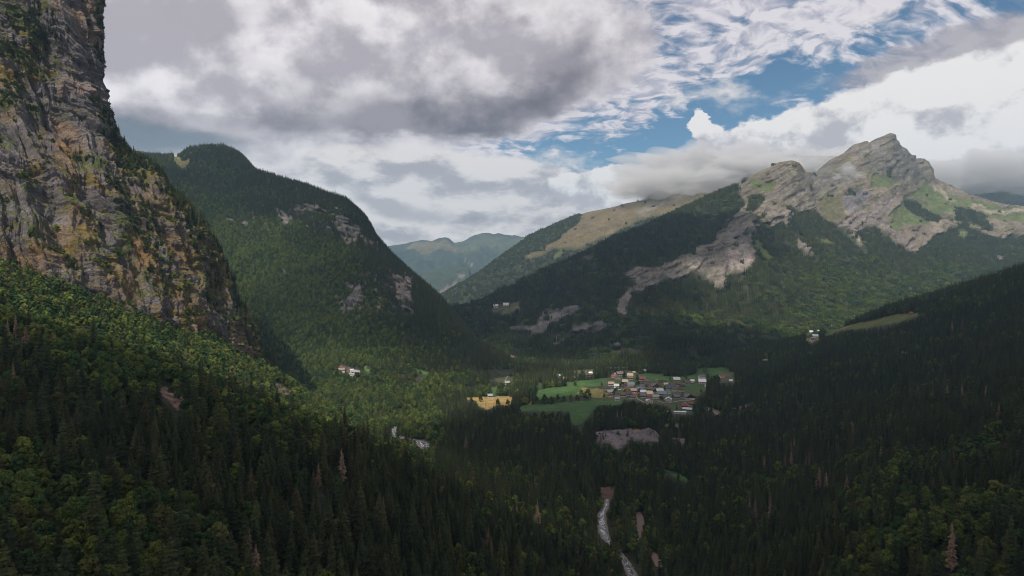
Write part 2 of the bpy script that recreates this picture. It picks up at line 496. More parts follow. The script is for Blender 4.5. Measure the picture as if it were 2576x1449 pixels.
D_AREAS = [
    # bare upper mountain
    ([(1858, 468), (1890, 430), (1950, 395), (2012, 393), (2045, 425), (2090, 392), (2160, 345), (2240, 320), (2300, 380), (2350, 425), (2420, 465), (2600, 500), (2800, 520), (2800, 590),
      (2640, 572),
      (2520, 600), (2420, 560), (2340, 600), (2300, 632), (2275, 622), (2240, 605), (2205, 565), (2150, 580), (2110, 565), (2060, 540), (2050, 520), (2010, 533), (1975, 560), (1925, 560), (1895, 540), (1880, 520)], ROCK_WARM),
    (c6((430, 120), (470, 60), (620, -20), (880, -20), (940, 90), (1010, 220), (1000, 300), (880, 310), (780, 270), (740, 300), (700, 430), (620, 370), (600, 230), (520, 180)), ROCK_PALE),
    (c6((940, 60), (1100, -60), (1300, -70), (1330, 60), (1200, 130), (1080, 190), (1010, 200)), ROCK_GREY),
    (c6((1300, -140), (1560, -280), (1640, -240), (1800, -90), (1880, 60), (1750, 100), (1560, 60), (1380, 20)), ROCK_GREY),
    (c6((1205, 200), (1330, 130), (1400, 190), (1330, 300), (1250, 320)), ROCK_DARK),
    (c6((1150, 400), (1400, 260), (1640, 170), (1640, 300), (1500, 360), (1620, 480), (1740, 560), (1720, 612), (1600, 520), (1480, 420), (1250, 450)), (.145, .122, .112)),
    (c6((500, 70), (600, 75), (700, 90), (690, 150), (600, 150), (530, 120)), ALP),
    (c6((1010, 225), (1090, 170), (1200, 180), (1210, 300), (1200, 360), (1100, 385), (1030, 330)), (.098, .092, .050)),
    (c6((1420, 20), (1560, 30), (1640, 100), (1500, 130), (1400, 110)), ALP),
    (c6((1560, 330), (1700, 180), (1830, 100), (2050, 190), (2300, 250), (2576, 290), (2700, 300), (2700, 400), (2400, 380), (2250, 340), (2050, 300), (1960, 330), (1850, 400), (1720, 420), (1600, 380)), ALP),
    (c6((1640, 330), (1680, 400), (1600, 470), (1540, 400)), ALP),
    (c6((1665, 165), (1700, 170), (1790, 270), (1760, 275)), ROCK_PALE),
    (c6((1780, 195), (1810, 205), (1890, 280), (1860, 285)), ROCK_PALE),
    (c6((1860, 110), (1900, 120), (2080, 240), (2040, 245)), (.22, .18, .14)),
    (c6((2150, 250), (2200, 255), (2330, 300), (2576, 290), (2650, 310), (2576, 330), (2330, 330), (2200, 300)), (.22, .19, .14)),
    # the long pale cliff
    (c6((-20, 640), (60, 600), (120, 585), (200, 555), (280, 465), (330, 395), (400, 325), (480, 265), (525, 330), (550, 430), (535, 520), (562, 640), (540, 705), (440, 775), (335, 765), (320, 870), (235, 890), (180, 835), (170, 785), (100, 765), (-20, 800)), ROCK_PALE),
    (c5((2125, 790), (2230, 725), (2330, 740), (2480, 685), (2600, 620), (2600, 790), (2400, 840), (2300, 885), (2200, 925), (2160, 965), (2155, 1090), (2090, 1070), (2085, 980), (2170, 900), (2215, 840)), ROCK_PALE),
    (c6((340, 600), (500, 560), (520, 680), (420, 750), (350, 740)), (.24, .20, .18)),
    (c5((1245, 1150), (1400, 1190), (1540, 1060), (1640, 1035), (1820, 1000), (1800, 1045), (1560, 1185), (1430, 1235), (1260, 1195)), ROCK_GREY),
    (c5((1720, 1185), (1800, 1125), (2065, 1150), (1980, 1205), (1730, 1215)), ROCK_GREY),
    (c5((1575, 1312), (1640, 1250), (1690, 1290), (1600, 1315)), ROCK_GREY),
    (c5((1980, 1298), (2175, 1320), (2100, 1342)), ROCK_GREY),
    (c6((838, 488), (890, 530), (995, 600), (985, 630), (930, 615), (862, 565)), ROCK_PALE),
    (c6((1215, 448), (1300, 490), (1375, 555), (1335, 558), (1250, 485)), (.25, .23, .17)),
    (c6((545, 350), (600, 330), (640, 390), (570, 385)), ROCK_PALE),
    (c6((730, 290), (820, 300), (800, 420), (750, 400)), ROCK_PALE),
    (c6((625, 760), (645, 760), (640, 800)), ROCK_PALE),
    (c6((705, 700), (730, 690), (728, 745)), ROCK_PALE),
    (c6((545, 520), (600, 560), (662, 622), (682, 652), (610, 638), (572, 585)), (.10, .125, .035)),
    (c6((1038, 488), (1075, 495), (1135, 552), (1060, 524)), (.10, .125, .035)),
    (c6((2055, 335), (2120, 350), (2245, 430), (2190, 430), (2080, 385)), (.11, .12, .045)),
    (c6((2080, 470), (2120, 455), (2150, 485), (2110, 510)), (.10, .115, .045)),
    (c6((2340, 660), (2440, 640), (2400, 690)), ROCK_PALE),
    (c6((1680, 890), (1700, 880), (1720, 915)), (.10, .125, .035)),
    (c5((1130, 1020), (1250, 1010), (1360, 985), (1372, 1050), (1230, 1085), (1150, 1050)), (.09, .09, .045)),
    (c5((1800, 670), (1910, 625), (1890, 650), (1820, 685)), (.10, .10, .05)),
]
D_FORESTED = [c6((500, 185), (600, 170), (605, 235), (560, 290), (500, 300)), c6((770, 265), (830, 270), (900, 330), (1000, 290), (1040, 350), (1120, 400), (1000, 450), (830, 420), (820, 330)),
              c6((1250, 150), (1290, 145), (1300, 190), (1250, 190)), c6((1540, -10), (1580, 0), (1585, 60), (1530, 55)), c6((2040, 270), (2200, 300), (2330, 400), (2350, 450), (2050, 370)),
              c6((1650, 225), (1750, 230), (1900, 330), (1980, 360), (1900, 400), (1760, 330), (1680, 290))]
C_WHOLE = (14, 15, 16, 17, 18)
D_WHOLE = set(range(15)) | set(range(25, 40)) - {30}
E_AREAS = [
    (c5((1530, 575), (1640, 520), (1700, 465), (1790, 400), (1800, 320), (1850, 290), (2085, 245), (2230, 230), (2600, 100), (3200, -100), (3200, 200), (2300, 350), (2140, 430), (2000, 500), (1850, 560), (1800, 590), (1560, 590)), ALP_DRY),
    (c5((2215, 325), (2280, 265), (2400, 220), (2576, 130), (2700, 60), (3000, -60), (3300, -80), (3000, 60), (2600, 200), (2400, 280), (2250, 345)), ROCK_PALE),
    (c5((1380, 655), (1440, 610), (1560, 585), (1560, 610), (1480, 645), (1400, 665)), ALP_DRY),
    (c5((1590, 655), (1640, 615), (1680, 605), (1670, 635), (1600, 662)), ALP),
    (c5((1320, 730), (1360, 715), (1345, 740)), ALP),
]
G_AREAS = [
    (c5((470, 590), (560, 545), (640, 535), (700, 540), (780, 515), (900, 620), (860, 620), (760, 580), (640, 640), (560, 600)), (.095, .085, .05)),
    (c5((840, 560), (1060, 485), (1300, 510), (1420, 500), (1400, 600), (1200, 640), (1100, 560), (960, 640), (880, 600)), (.055, .065, .042)),
    (c5((910, 655), (1000, 700), (1000, 720), (930, 680)), ROCK_PALE),
]
G2_AREAS = [(c5((870, 780), (940, 790), (900, 830)), ROCK_PALE), (c5((735, 890), (870, 845), (860, 880), (790, 920), (740, 930)), ROCK_PALE)]


# ------------------------------------------------------------------ the valley ground
TREE = 19.0
TP = [
    # canopy of the left-hand slope, near to far
    (-300, 1449, 190, 1), (100, 1300, 260, 1), (0, 1050, 360, 1), (-300, 1000, 420, 1), (600, 1350, 320, 1), (1000, 1400, 380, 1), (1200, 1440, 400, 1), (1400, 1449, 470, 1),
    (0, 800, 540, 1), (300, 950, 480, 1), (500, 1010, 500, 1), (700, 1020, 560, 1), (860, 1085, 540, 1), (1000, 1140, 590, 1), (1100, 1190, 600, 1), (1250, 1260, 640, 1), (1400, 1310, 670, 1),
    (1480, 1370, 680, 1), (-400, 620, 700, 1), (0, 640, 880, 1), (240, 720, 930, 1), (430, 790, 1030, 1), (640, 885, 1230, 1), (700, 930, 1280, 1), (300, 850, 740, 1), (500, 900, 840, 1), (700, 985, 930, 1),
    (850, 1045, 1080, 1), (800, 985, 1300, 1), (900, 1050, 1380, 1), (-1200, 500, 1000, 1), (-600, 1449, 140, 1), (0, 1600, 150, 1), (1288, 1700, 170, 1),
    # behind the foot of the cliff: held low
    (300, 900, 1900, 0), (-300, 800, 1900, 0), (-900, 800, 1900, 0), (600, 960, 1750, 0), (-300, 900, 2800, 0), (800, 940, 2600, 0), (500, 900, 1500, 0),
    # valley floor
    (1000, 1078, 1300, 0), (1060, 1130, 1140, 0), (1200, 1170, 960, 0), (1380, 1060, 1300, 0), (1600, 1050, 1330, 0), (1600, 1090, 1250, 0), (1200, 1010, 1600, 0), (1300, 960, 1870, 0), (1500, 1000, 1620, 0),
    (1640, 980, 1700, 0), (1750, 950, 1850, 0), (1500, 930, 2080, 0), (1350, 925, 2200, 0), (1700, 905, 2250, 0), (1900, 880, 2450, 0), (1500, 885, 2500, 0), (1700, 1195, 980, 0), (1520, 1235, 935, 0), (1520, 1350, 775, 0),
    (1590, 1449, 675, 0), (1600, 1600, 545, 0), (1650, 1800, 420, 0), (1640, 1400, 720, 0), (1610, 1330, 790, 0), (1420, 1220, 930, 0), (1100, 1090, 1240, 0),
    # the right-hand slope
    (1760, 1449, 600, 1), (1900, 1400, 520, 1), (2100, 1400, 430, 1), (2400, 1400, 360, 1), (2576, 1300, 370, 1), (3000, 1400, 300, 1), (2200, 1250, 600, 1), (2400, 1150, 620, 1), (2576, 1000, 720, 1), (3000, 1000, 560, 1),
    (2000, 1180, 900, 1), (2200, 1010, 1050, 1), (2400, 950, 1100, 1), (2576, 860, 1150, 1), (1850, 1080, 1220, 1), (1960, 1000, 1400, 1), (2050, 930, 1600, 0), (2200, 845, 1850, 0), (2350, 830, 1600, 1), (2576, 760, 1500, 1),
    (2576, 664, 1850, 1), (2800, 600, 1750, 1), (3200, 480, 1600, 1), (2450, 700, 1950, 1), (2350, 735, 2020, 1), (2250, 757, 2060, 1), (2180, 790, 2080, 1), (2100, 830, 2080, 1), (2000, 865, 2060, 1), (1930, 885, 2050, 1),
    (1880, 912, 2000, 1), (1830, 935, 1920, 1), (1800, 1010, 1560, 0), (1770, 960, 1800, 0), (2300, 850, 2700, 0), (2576, 820, 2700, 0), (3000, 760, 2700, 0),
    (1700, 1300, 800, 0), (1850, 1200, 900, 1),
]


def tps_fit(pts):
    P = np.array([place(x, y, d) - np.array([0, 0, TREE if c else 0]) for x, y, d, c in pts])
    xy = P[:, :2] / 1000; z = P[:, 2]
    n = len(P)
    r2 = ((xy[:, None] - xy[None]) ** 2).sum(-1)
    K = .5 * r2 * np.log(r2 + 1e-9)
    A = np.zeros((n + 3, n + 3))
    A[:n, :n] = K + np.eye(n) * 2e-3
    A[:n, n] = 1; A[:n, n + 1:] = xy
    A[n, :n] = 1; A[n + 1:, :n] = xy.T
    w_ = np.linalg.solve(A, np.concatenate([z, [0, 0, 0]]))
    return xy, w_


_txy, _tw = tps_fit(TP)


def ground_z(X, Y):
    X = np.asarray(X, float); Y = np.asarray(Y, float)
    sh = X.shape; x = X.ravel() / 1000; y = Y.ravel() / 1000
    z = np.zeros(len(x))
    for i in range(0, len(x), 40000):
        s = slice(i, i + 40000)
        r2 = (x[s, None] - _txy[:, 0]) ** 2 + (y[s, None] - _txy[:, 1]) ** 2
        z[s] = (.5 * r2 * np.log(r2 + 1e-9)) @ _tw[:-3]
    z += _tw[-3] + _tw[-2] * x + _tw[-1] * y
    z = z.reshape(sh)
    slope = np.clip((z - 12) / 60, 0, 1)
    z = z + fbm(X / 90, Y / 90, 3.3, 4) * (2.0 + 9 * slope) + fbm(X / 22, Y / 22, 8.1, 3) * (.35 + 2.2 * slope)
    return np.maximum(z, -14 + 2 * perlin(X / 120, Y / 120, 1.0))


def jitter_plan(P, amt=1.0):
    """plan position with a ragged offset, so that outlines break up"""
    px, py = plan(P)
    d = np.abs(P[..., 1])
    f = 1 / (d * .016 + 4)
    x, y, z = P[..., 0] * f, P[..., 1] * f, P[..., 2] * f
    return px + fbm(x, y, z + 5, 5, .65) * 26 * amt, py + fbm(x + 31, y, z + 9, 5, .65) * 17 * amt


def classify(P, areas, amt=1.0, keep=None, whole=()):
    """index of the bare area each point lies in, -1 for woodland"""
    px, py = jitter_plan(P, amt)
    out = np.full(P.shape[:-1], -1)
    f = 1 / (np.abs(P[..., 1]) * .0075 + 3)
    hole = fbm(P[..., 0] * f, P[..., 1] * f, P[..., 2] * f * 1.6, 4, .6)
    for k, ar in enumerate(areas):
        m = inside(ar[0], px, py)
        if len(ar) > 2: m &= hole < ar[2]
        elif not (whole == 'all' or k in whole): m &= hole < .22
        out[m] = k
    if keep:
        for poly in keep: out[inside(poly, px, py)] = -1
    return out


def paint(P, areas, base, amt=1.0, keep=None, whole=()):
    k = classify(P, areas, amt, keep, whole)
    tab = np.array([base] + [a[1] for a in areas], float)
    return tab[k + 1], (k >= 0).astype(int)


NR, NC = 620, 520
Yr = 70 * (2750 / 70) ** np.linspace(0, 1, NR)
Ar = np.tan(np.linspace(-1, 1, NC) * math.atan(1.12))
GX = Ar[None, :] * Yr[:, None]; GY = np.broadcast_to(Yr[:, None], GX.shape)
GZ = ground_z(GX, GY)
GP = np.stack([GX, GY, GZ], -1)
gcol, gcls = paint(GP, T_AREAS, FOREST_FLOOR, .24, None, 'all')
# heaps of the gravel bank
gm = inside(T_AREAS[24][0], *plan(GP)) & (GY > 900) & (gcls == 1)
gp, gq = plan(GP)
heap = np.exp(-((gp - 1632) / 26) ** 2 - ((gq - 1098) / 9) ** 2) * 13 + np.exp(-((gp - 1535) / 40) ** 2 - ((gq - 1108) / 12) ** 2) * 7
GP[..., 2] += np.where(gm, heap + np.abs(fbm(GX / 16, GY / 16, 2, 4)) * 9, 0)
tint = fbm(GX / 35, GY / 35, 4.0, 4)
gcol[gm] *= (1 + .9 * tint[gm] + .5 * fbm(GX[gm] / 7, GY[gm] / 16, 3, 4))[:, None]
yd = (np.abs(gcol - np.array(YARD)).sum(-1) < 1e-6) & (fbm(GX / 13, GY / 13, 6, 3) > -.22)
gcol[yd] = (.055, .075, .030)
om = gm & inside([(1590, 1072), (1630, 1072), (1622, 1092), (1594, 1092)], gp, gq)
gcol[om] = (.24, .165, .09)
gr_ = (gcls == 1) & ~gm
gcol[gr_] *= (1 + .30 * tint[gr_] + .25 * fbm(GX[gr_] / 9, GY[gr_] / 9, 2, 3))[:, None]
gcol[gr_, 0] *= (1 + .35 * np.clip(fbm(GX[gr_] / 60, GY[gr_] / 25, 7, 3), -1, 1))
mow = perlin(GX * .02 + GY * .10, GX * .004, 3.0) * .6 + perlin(GX * .11 + GY * .01, GY * .01, 8.0) * .4
gcol[gr_] *= (1 + .30 * mow[gr_])[:, None]
M_GROUND = terrain_mat('ground_cover', 3.0, .6)
M_MOUNT = terrain_mat('mountain_cover', 16.0, 6.0)
M_FAR = terrain_mat('far_mountain_cover', 60.0, 12.0)
ground = link(bpy.data.objects.new('ground', raw_mesh('ground', GP.reshape(-1, 3), grid_faces(NR, NC), M_GROUND, np.clip(gcol, 0, 1).reshape(-1, 3), smooth=True)))
tag(ground, kind='structure')


# ------------------------------------------------------------------ mountains: surfaces drawn through lines of known distance
def catmull(A, n):
    """A (k, c, 3) rows -> (n, c, 3)"""
    k = len(A)
    t = np.linspace(0, k - 1, n); i = np.minimum(t.astype(int), k - 2); f = (t - i)[:, None, None]
    p0, p1, p2, p3 = A[np.maximum(i - 1, 0)], A[i], A[i + 1], A[np.minimum(i + 2, k - 1)]
    return .5 * ((2 * p1) + (p2 - p0) * f + (2 * p0 - 5 * p1 + 4 * p2 - p3) * f * f + (-p0 + 3 * p1 - 3 * p2 + p3) * f ** 3)


def smooth1(a, k):
    if k < 1: return a
    q = np.exp(-np.linspace(-2, 2, 2 * k + 1) ** 2); q /= q.sum()
    return np.convolve(np.pad(a, k, mode='edge'), q, mode='valid')


def loft(rows, ridge, x0, x1, nc, nr, down=0.0, back=900, drop=500):
    """rows bottom to top as (px, py, d) lists; the row number ridge is the skyline, kept sharp"""
    xs = np.linspace(x0, x1, nc)
    L = []
    for i, r in enumerate(rows):
        r = np.array(r, float)
        py, d = np.interp(xs, r[:, 0], r[:, 1]), np.interp(xs, r[:, 0], r[:, 2])
        s = max(1, int(nc * (.0018 if i == ridge else .035)))
        py = smooth1(py, s); d = smooth1(d, max(s, int(nc * .02)))
        p = place(xs, py, d)
        if i == ridge: p[:, 2] -= down * np.clip(1, 0, 1)
        L.append(p)
    top = L[-1]
    b = top + np.array([0, 1, 0]) * back * .35; b[:, 2] -= drop * .3
    c = top + np.array([0, 1, 0]) * back; c[:, 2] -= drop
    L += [b, c]
    A = np.array(L)
    return catmull(A, nr), (len(rows) - 1) / (len(A) - 1)


def relief(P, rv, amp, scale, ridge_keep=.2, seed=0.0, oct=5):
    n = P.shape[0]
    t = np.linspace(0, 1, n)
    k = np.clip(np.abs(t - rv) / .16, ridge_keep, 1)[:, None]
    k = k * np.clip(t / .05, .1, 1)[:, None]
    r = fbm(P[..., 0] / scale, P[..., 1] / scale, seed, oct, .5, True)
    P = P.copy()
    P[..., 2] += (r - .25) * amp * k
    P[..., 2] += fbm(P[..., 0] / (scale * .2), P[..., 1] / (scale * .2), seed + 4, 3) * amp * .13 * np.maximum(k, .35)
    return P


def crag(P, mask, amp, scale, seed, dip=.45):
    """pushes rock towards and away from the valley in ribs and tilted ledges"""
    m = mask.astype(float)
    for _ in range(2):
        m = (m + np.roll(m, 1, 0) + np.roll(m, -1, 0) + np.roll(m, 1, 1) + np.roll(m, -1, 1)) / 5
    x, y, z = P[..., 0], P[..., 1], P[..., 2]
    m = m * np.where(z < 640, 1.9, 1.0)
    zz = z - dip * x + fbm(x / (scale * 3), y / (scale * 3), z / (scale * 3), 3) * scale * .5
    rib = fbm(x / scale, y / (scale * 2), z / (scale * 3), 5, .55, True)
    led = fbm(x / (scale * 6), y / (scale * 6), zz / (scale * .5) + seed, 4, .6)
    P = P.copy()
    P[..., 1] -= (rib * .6 + np.sign(led) * np.abs(led) ** .7 * .55) * amp * m
    P[..., 2] += led * amp * .14 * m
    return P


def rock_tint(P, scale, seed=0.0, dip=.45):
    x, y, z = P[..., 0], P[..., 1], P[..., 2]
    zz = z - dip * x + fbm(x / (scale * 4), y / (scale * 4), z / (scale * 4), 3) * scale * .8
    s = fbm(x / (scale * 7), y / (scale * 7), zz / (scale * .45) + seed, 4, .6)
    q = fbm(x / (scale * 1.4), y / (scale * 1.4), z / (scale * 1.6) + seed, 5, .65)
    return 1 + .85 * s + .40 * q


def mountain(name, P, areas, base, m, amt, crag_amp, crag_scale, keep=None, tint_scale=40, whole=(), dip=.45, alpine=False):
    P = P.copy(); P[..., 2] = np.maximum(P[..., 2], -60)
    col, cls = paint(P, areas, base, amt, keep, whole)
    rock = (cls == 1) & (np.abs(col[..., 0] - col[..., 1]) < .035) & (col[..., 2] > .085)
    if alpine:
        x, y, z = P[..., 0], P[..., 1], P[..., 2]
        g = fbm(x / 150, y / 150, (z - dip * x) / 50, 5, .65) + .35 * fbm(x / 22, y / 90, z / 260, 4, .6)
        g = np.clip((g + .02) * 3.2, 0, 1)[..., None] * .85
        g = g * ((cls == 1) & (P[..., 2] > 560))[..., None]
        grass = np.array([.088, .086, .042]) * (1 + .4 * fbm(x / 40, y / 40, z / 40, 4))[..., None]
        isr = (np.abs(col[..., 0] - col[..., 2]) < .06)[..., None]
        col = np.where(isr, col * (1 - g) + grass * g, col * (1 - g * .35) + np.array([.15, .125, .10]) * g * .35)
        for k in range(3):
            for _ in range(2):
                col[..., k] = (col[..., k] * 2 + np.roll(col[..., k], 1, 0) + np.roll(col[..., k], -1, 0) + np.roll(col[..., k], 1, 1) + np.roll(col[..., k], -1, 1)) / 6
    if crag_amp: P = crag(P, rock, crag_amp, crag_scale, 3.1, dip)
    ti = rock_tint(P, tint_scale, dip=dip)
    col = np.where((cls == 1)[..., None], col * np.clip(np.where(rock, ti, 1 + (ti - 1) * .5), .35, 1.9)[..., None], col)
    o = link(bpy.data.objects.new(name, raw_mesh(name, P.reshape(-1, 3), grid_faces(*P.shape[:2]), m, np.clip(col, 0, 1).reshape(-1, 3), smooth=True)))
    tag(o, kind='structure')
    return o, P, cls


# the wooded mountain, middle left
Crows = [
    [(100, 1010, 2000), (300, 1010, 1900), (650, 1010, 1700), (800, 1015, 1560), (900, 1062, 1430), (1000, 1066, 1430), (1100, 1040, 1600), (1250, 985, 1800), (1360, 938, 2080), (1440, 905, 2400)],
    [(100, 850, 2250), (300, 850, 2200), (600, 850, 2050), (850, 930, 1820), (1000, 960, 1760), (1150, 950, 1880), (1280, 935, 2080), (1400, 925, 2250), (1440, 915, 2420)],
    [(100, 600, 2900), (250, 560, 2950), (500, 600, 2650), (700, 640, 2500), (850, 720, 2250), (980, 780, 2180), (1080, 830, 2150), (1200, 890, 2200), (1300, 915, 2250), (1440, 920, 2450)],
    [(100, 470, 3300), (250, 440, 3350), (500, 450, 3050), (700, 500, 2950), (850, 560, 2750), (930, 620, 2650), (1000, 700, 2560), (1080, 760, 2450), (1200, 878, 2400), (1300, 915, 2380), (1440, 925, 2480)],
    [(100, 380, 3600), (200, 372, 3600), (318, 375, 3500), (340, 385, 3500), (400, 390, 3450), (458, 390, 3400), (478, 372, 3350), (520, 364, 3300), (560, 363, 3300), (600, 380, 3250), (640, 425, 3200), (700, 442, 3150), (760, 460, 3100), (870, 497, 3000), (920, 542, 2900), (950, 595, 2850), (990, 642, 2800), (1060, 702, 2700), (1110, 745, 2650), (1150, 792, 2600), (1210, 862, 2500), (1300, 912, 2420), (1440, 935, 2500)],
]
CP_, crv = loft(Crows, 4, 100, 1440, 460, 380, down=15, back=900, drop=500)
CP_ = relief(CP_, crv, 55, 420, .06, 1.7)
oC, CP_, ccls = mountain('wooded_mountain', CP_, C_AREAS, FOREST_FLOOR, M_MOUNT, 1.0, 30, 34, tint_scale=26, whole=C_WHOLE, dip=-.15)

# the long mountain, right
Drows = [
    [(980, 925, 2700), (1250, 915, 2500), (1400, 922, 2250), (1600, 928, 2120), (1800, 922, 2150), (1950, 900, 2400), (2200, 860, 2800), (2450, 800, 3300), (2760, 720, 3900)],
    [(980, 830, 3200), (1150, 850, 3050), (1300, 850, 2850), (1500, 845, 2650), (1700, 850, 2620), (1900, 830, 2850), (2100, 775, 3250), (2300, 715, 3750), (2500, 660, 4300), (2760, 640, 4600)],
    [(980, 790, 3650), (1150, 800, 3450), (1330, 765, 3300), (1500, 725, 3200), (1650, 700, 3250), (1800, 650, 3450), (1880, 610, 3620), (1960, 600, 3760), (2100, 580, 4150), (2250, 560, 4600), (2400, 590, 4800), (2600, 610, 4900), (2760, 630, 4900)],
    [(980, 778, 3850), (1150, 775, 3650), (1330, 725, 3520), (1500, 660, 3520), (1650, 610, 3650), (1800, 550, 3850), (1880, 510, 3980), (1960, 500, 4060), (2010, 500, 4120), (2045, 515, 4420), (2150, 470, 4850), (2245, 455, 5080), (2275, 465, 5300), (2340, 500, 5600), (2450, 535, 5300), (2600, 556, 5200), (2760, 575, 5100)],
    [(980, 775, 3950), (1135, 768, 3750), (1210, 766, 3650), (1260, 740, 3650), (1330, 702, 3650), (1500, 622, 3800), (1640, 562, 4000), (1760, 503, 4200), (1862, 461, 4300), (1900, 432, 4350), (1930, 420, 4370), (1958, 406, 4400), (1985, 402, 4430), (2006, 405, 4460), (2022, 428, 4700), (2040, 436, 5000), (2060, 425, 5120),
     (2090, 400, 5250), (2130, 380, 5350), (2142, 368, 5390), (2152, 361, 5400), (2170, 357, 5420), (2178, 353, 5430), (2184, 359, 5440), (2200, 350, 5480), (2225, 340, 5520), (2240, 333, 5550), (2247, 336, 5560), (2254, 350, 5620), (2262, 364, 5680), (2274, 369, 5760), (2286, 385, 5830), (2300, 396, 5900), (2325, 398, 5990), (2334, 406, 6030), (2340, 424, 6050), (2346, 446, 6060), (2390, 468, 5950), (2430, 487, 5750), (2500, 510, 5650), (2600, 524, 5600), (2760, 545, 5500)],
]
DP_, drv = loft(Drows, 4, 980, 2760, 760, 470, down=9, back=1200, drop=700)
DP_ = relief(DP_, drv, 95, 620, .07, 5.2, 6)
oD, DP_, dcls = mountain('long_mountain', DP_, D_AREAS, FOREST_FLOOR, M_MOUNT, 1.0, 33, 80, keep=D_FORESTED, tint_scale=70, whole=D_WHOLE, alpine=True)

# the sunlit ridge behind it
Erows = [
    [(1000, 930, 4700), (1300, 880, 4700), (1700, 760, 5000), (2300, 560, 6000)],
    [(1000, 820, 5100), (1150, 790, 5100), (1330, 700, 5300), (1500, 640, 5500), (1700, 560, 5900), (1900, 480, 6400), (2300, 440, 7000)],
    [(1000, 780, 5500), (1110, 742, 5600), (1160, 712, 5700), (1210, 682, 5800), (1270, 636, 5900), (1330, 594, 6000), (1400, 562, 6200), (1480, 532, 6400), (1560, 515, 6500), (1620, 500, 6600), (1660, 480, 6700), (1740, 455, 6900), (1820, 425, 7100), (1900, 405, 7300), (2000, 390, 7500), (2300, 390, 8000)],
]
EP_, erv = loft(Erows, 2, 1000, 2300, 300, 150, down=10, back=1500, drop=700)
EP_ = relief(EP_, erv, 90, 700, .05, 9.1)
oE, EP_, ecls = mountain('alpine_ridge', EP_, E_AREAS, FOREST_FLOOR, M_MOUNT, .5, 20, 60, tint_scale=80, whole='all', alpine=True)

# the mountains at the head of the valley
Grows = [
    [(850, 760, 10000), (1500, 760, 10000)],
    [(850, 690, 11000), (1020, 680, 10800), (1150, 690, 10600), (1250, 680, 11000), (1500, 680, 11500)],
    [(850, 640, 11800), (960, 620, 12000), (1020, 616, 12000), (1060, 609, 12000), (1085, 612, 12000), (1105, 603, 12000), (1118, 602, 12000), (1142, 615, 12100), (1180, 603, 12400), (1212, 593, 12500), (1260, 596, 12600), (1320, 600, 12700), (1500, 590, 12900)],
]
GP_, grv = loft(Grows, 2, 850, 1500, 220, 120, back=2500, drop=900)
GP_ = relief(GP_, grv, 260, 1300, .06, 2.2)
mountain('valley_head_mountains', GP_, G_AREAS, (.033, .044, .034), M_FAR, .3, 0, 1, tint_scale=300, whole='all')
G2rows = [
    [(940, 800, 8200), (1300, 800, 8200)],
    [(940, 735, 8800), (1000, 715, 8900), (1050, 700, 9000), (1100, 680, 9000), (1150, 670, 9000), (1180, 680, 8950), (1190, 705, 8900), (1215, 760, 8800), (1300, 790, 8800)],
]
G2P, g2rv = loft(G2rows, 1, 940, 1300, 140, 80, back=1500, drop=700)
G2P = relief(G2P, g2rv, 90, 500, .1, 7.2)
mountain('valley_head_spur', G2P, G2_AREAS, (.034, .046, .028), M_FAR, .3, 0, 1, tint_scale=120, whole='all')
Frows = [
    [(2250, 620, 6800), (2800, 610, 6800)],
    [(2250, 560, 7600), (2400, 545, 7700), (2600, 550, 7600), (2800, 560, 7600)],
    [(2250, 430, 8800), (2340, 425, 8900), (2420, 440, 9000), (2480, 430, 9000), (2560, 405, 9100), (2640, 380, 9100), (2800, 360, 9100)],
]
FP_, frv = loft(Frows, 2, 2250, 2800, 160, 100, back=1800, drop=900)
FP_ = relief(FP_, frv, 200, 900, .1, 3.9)
mountain('right_hand_far_mountain', FP_, [(c6((2420, 80), (2540, 0), (2600, -20), (2500, 70)), ROCK_GREY)], (.05, .055, .042), M_FAR, .3, 0, 1, tint_scale=150, whole='all')


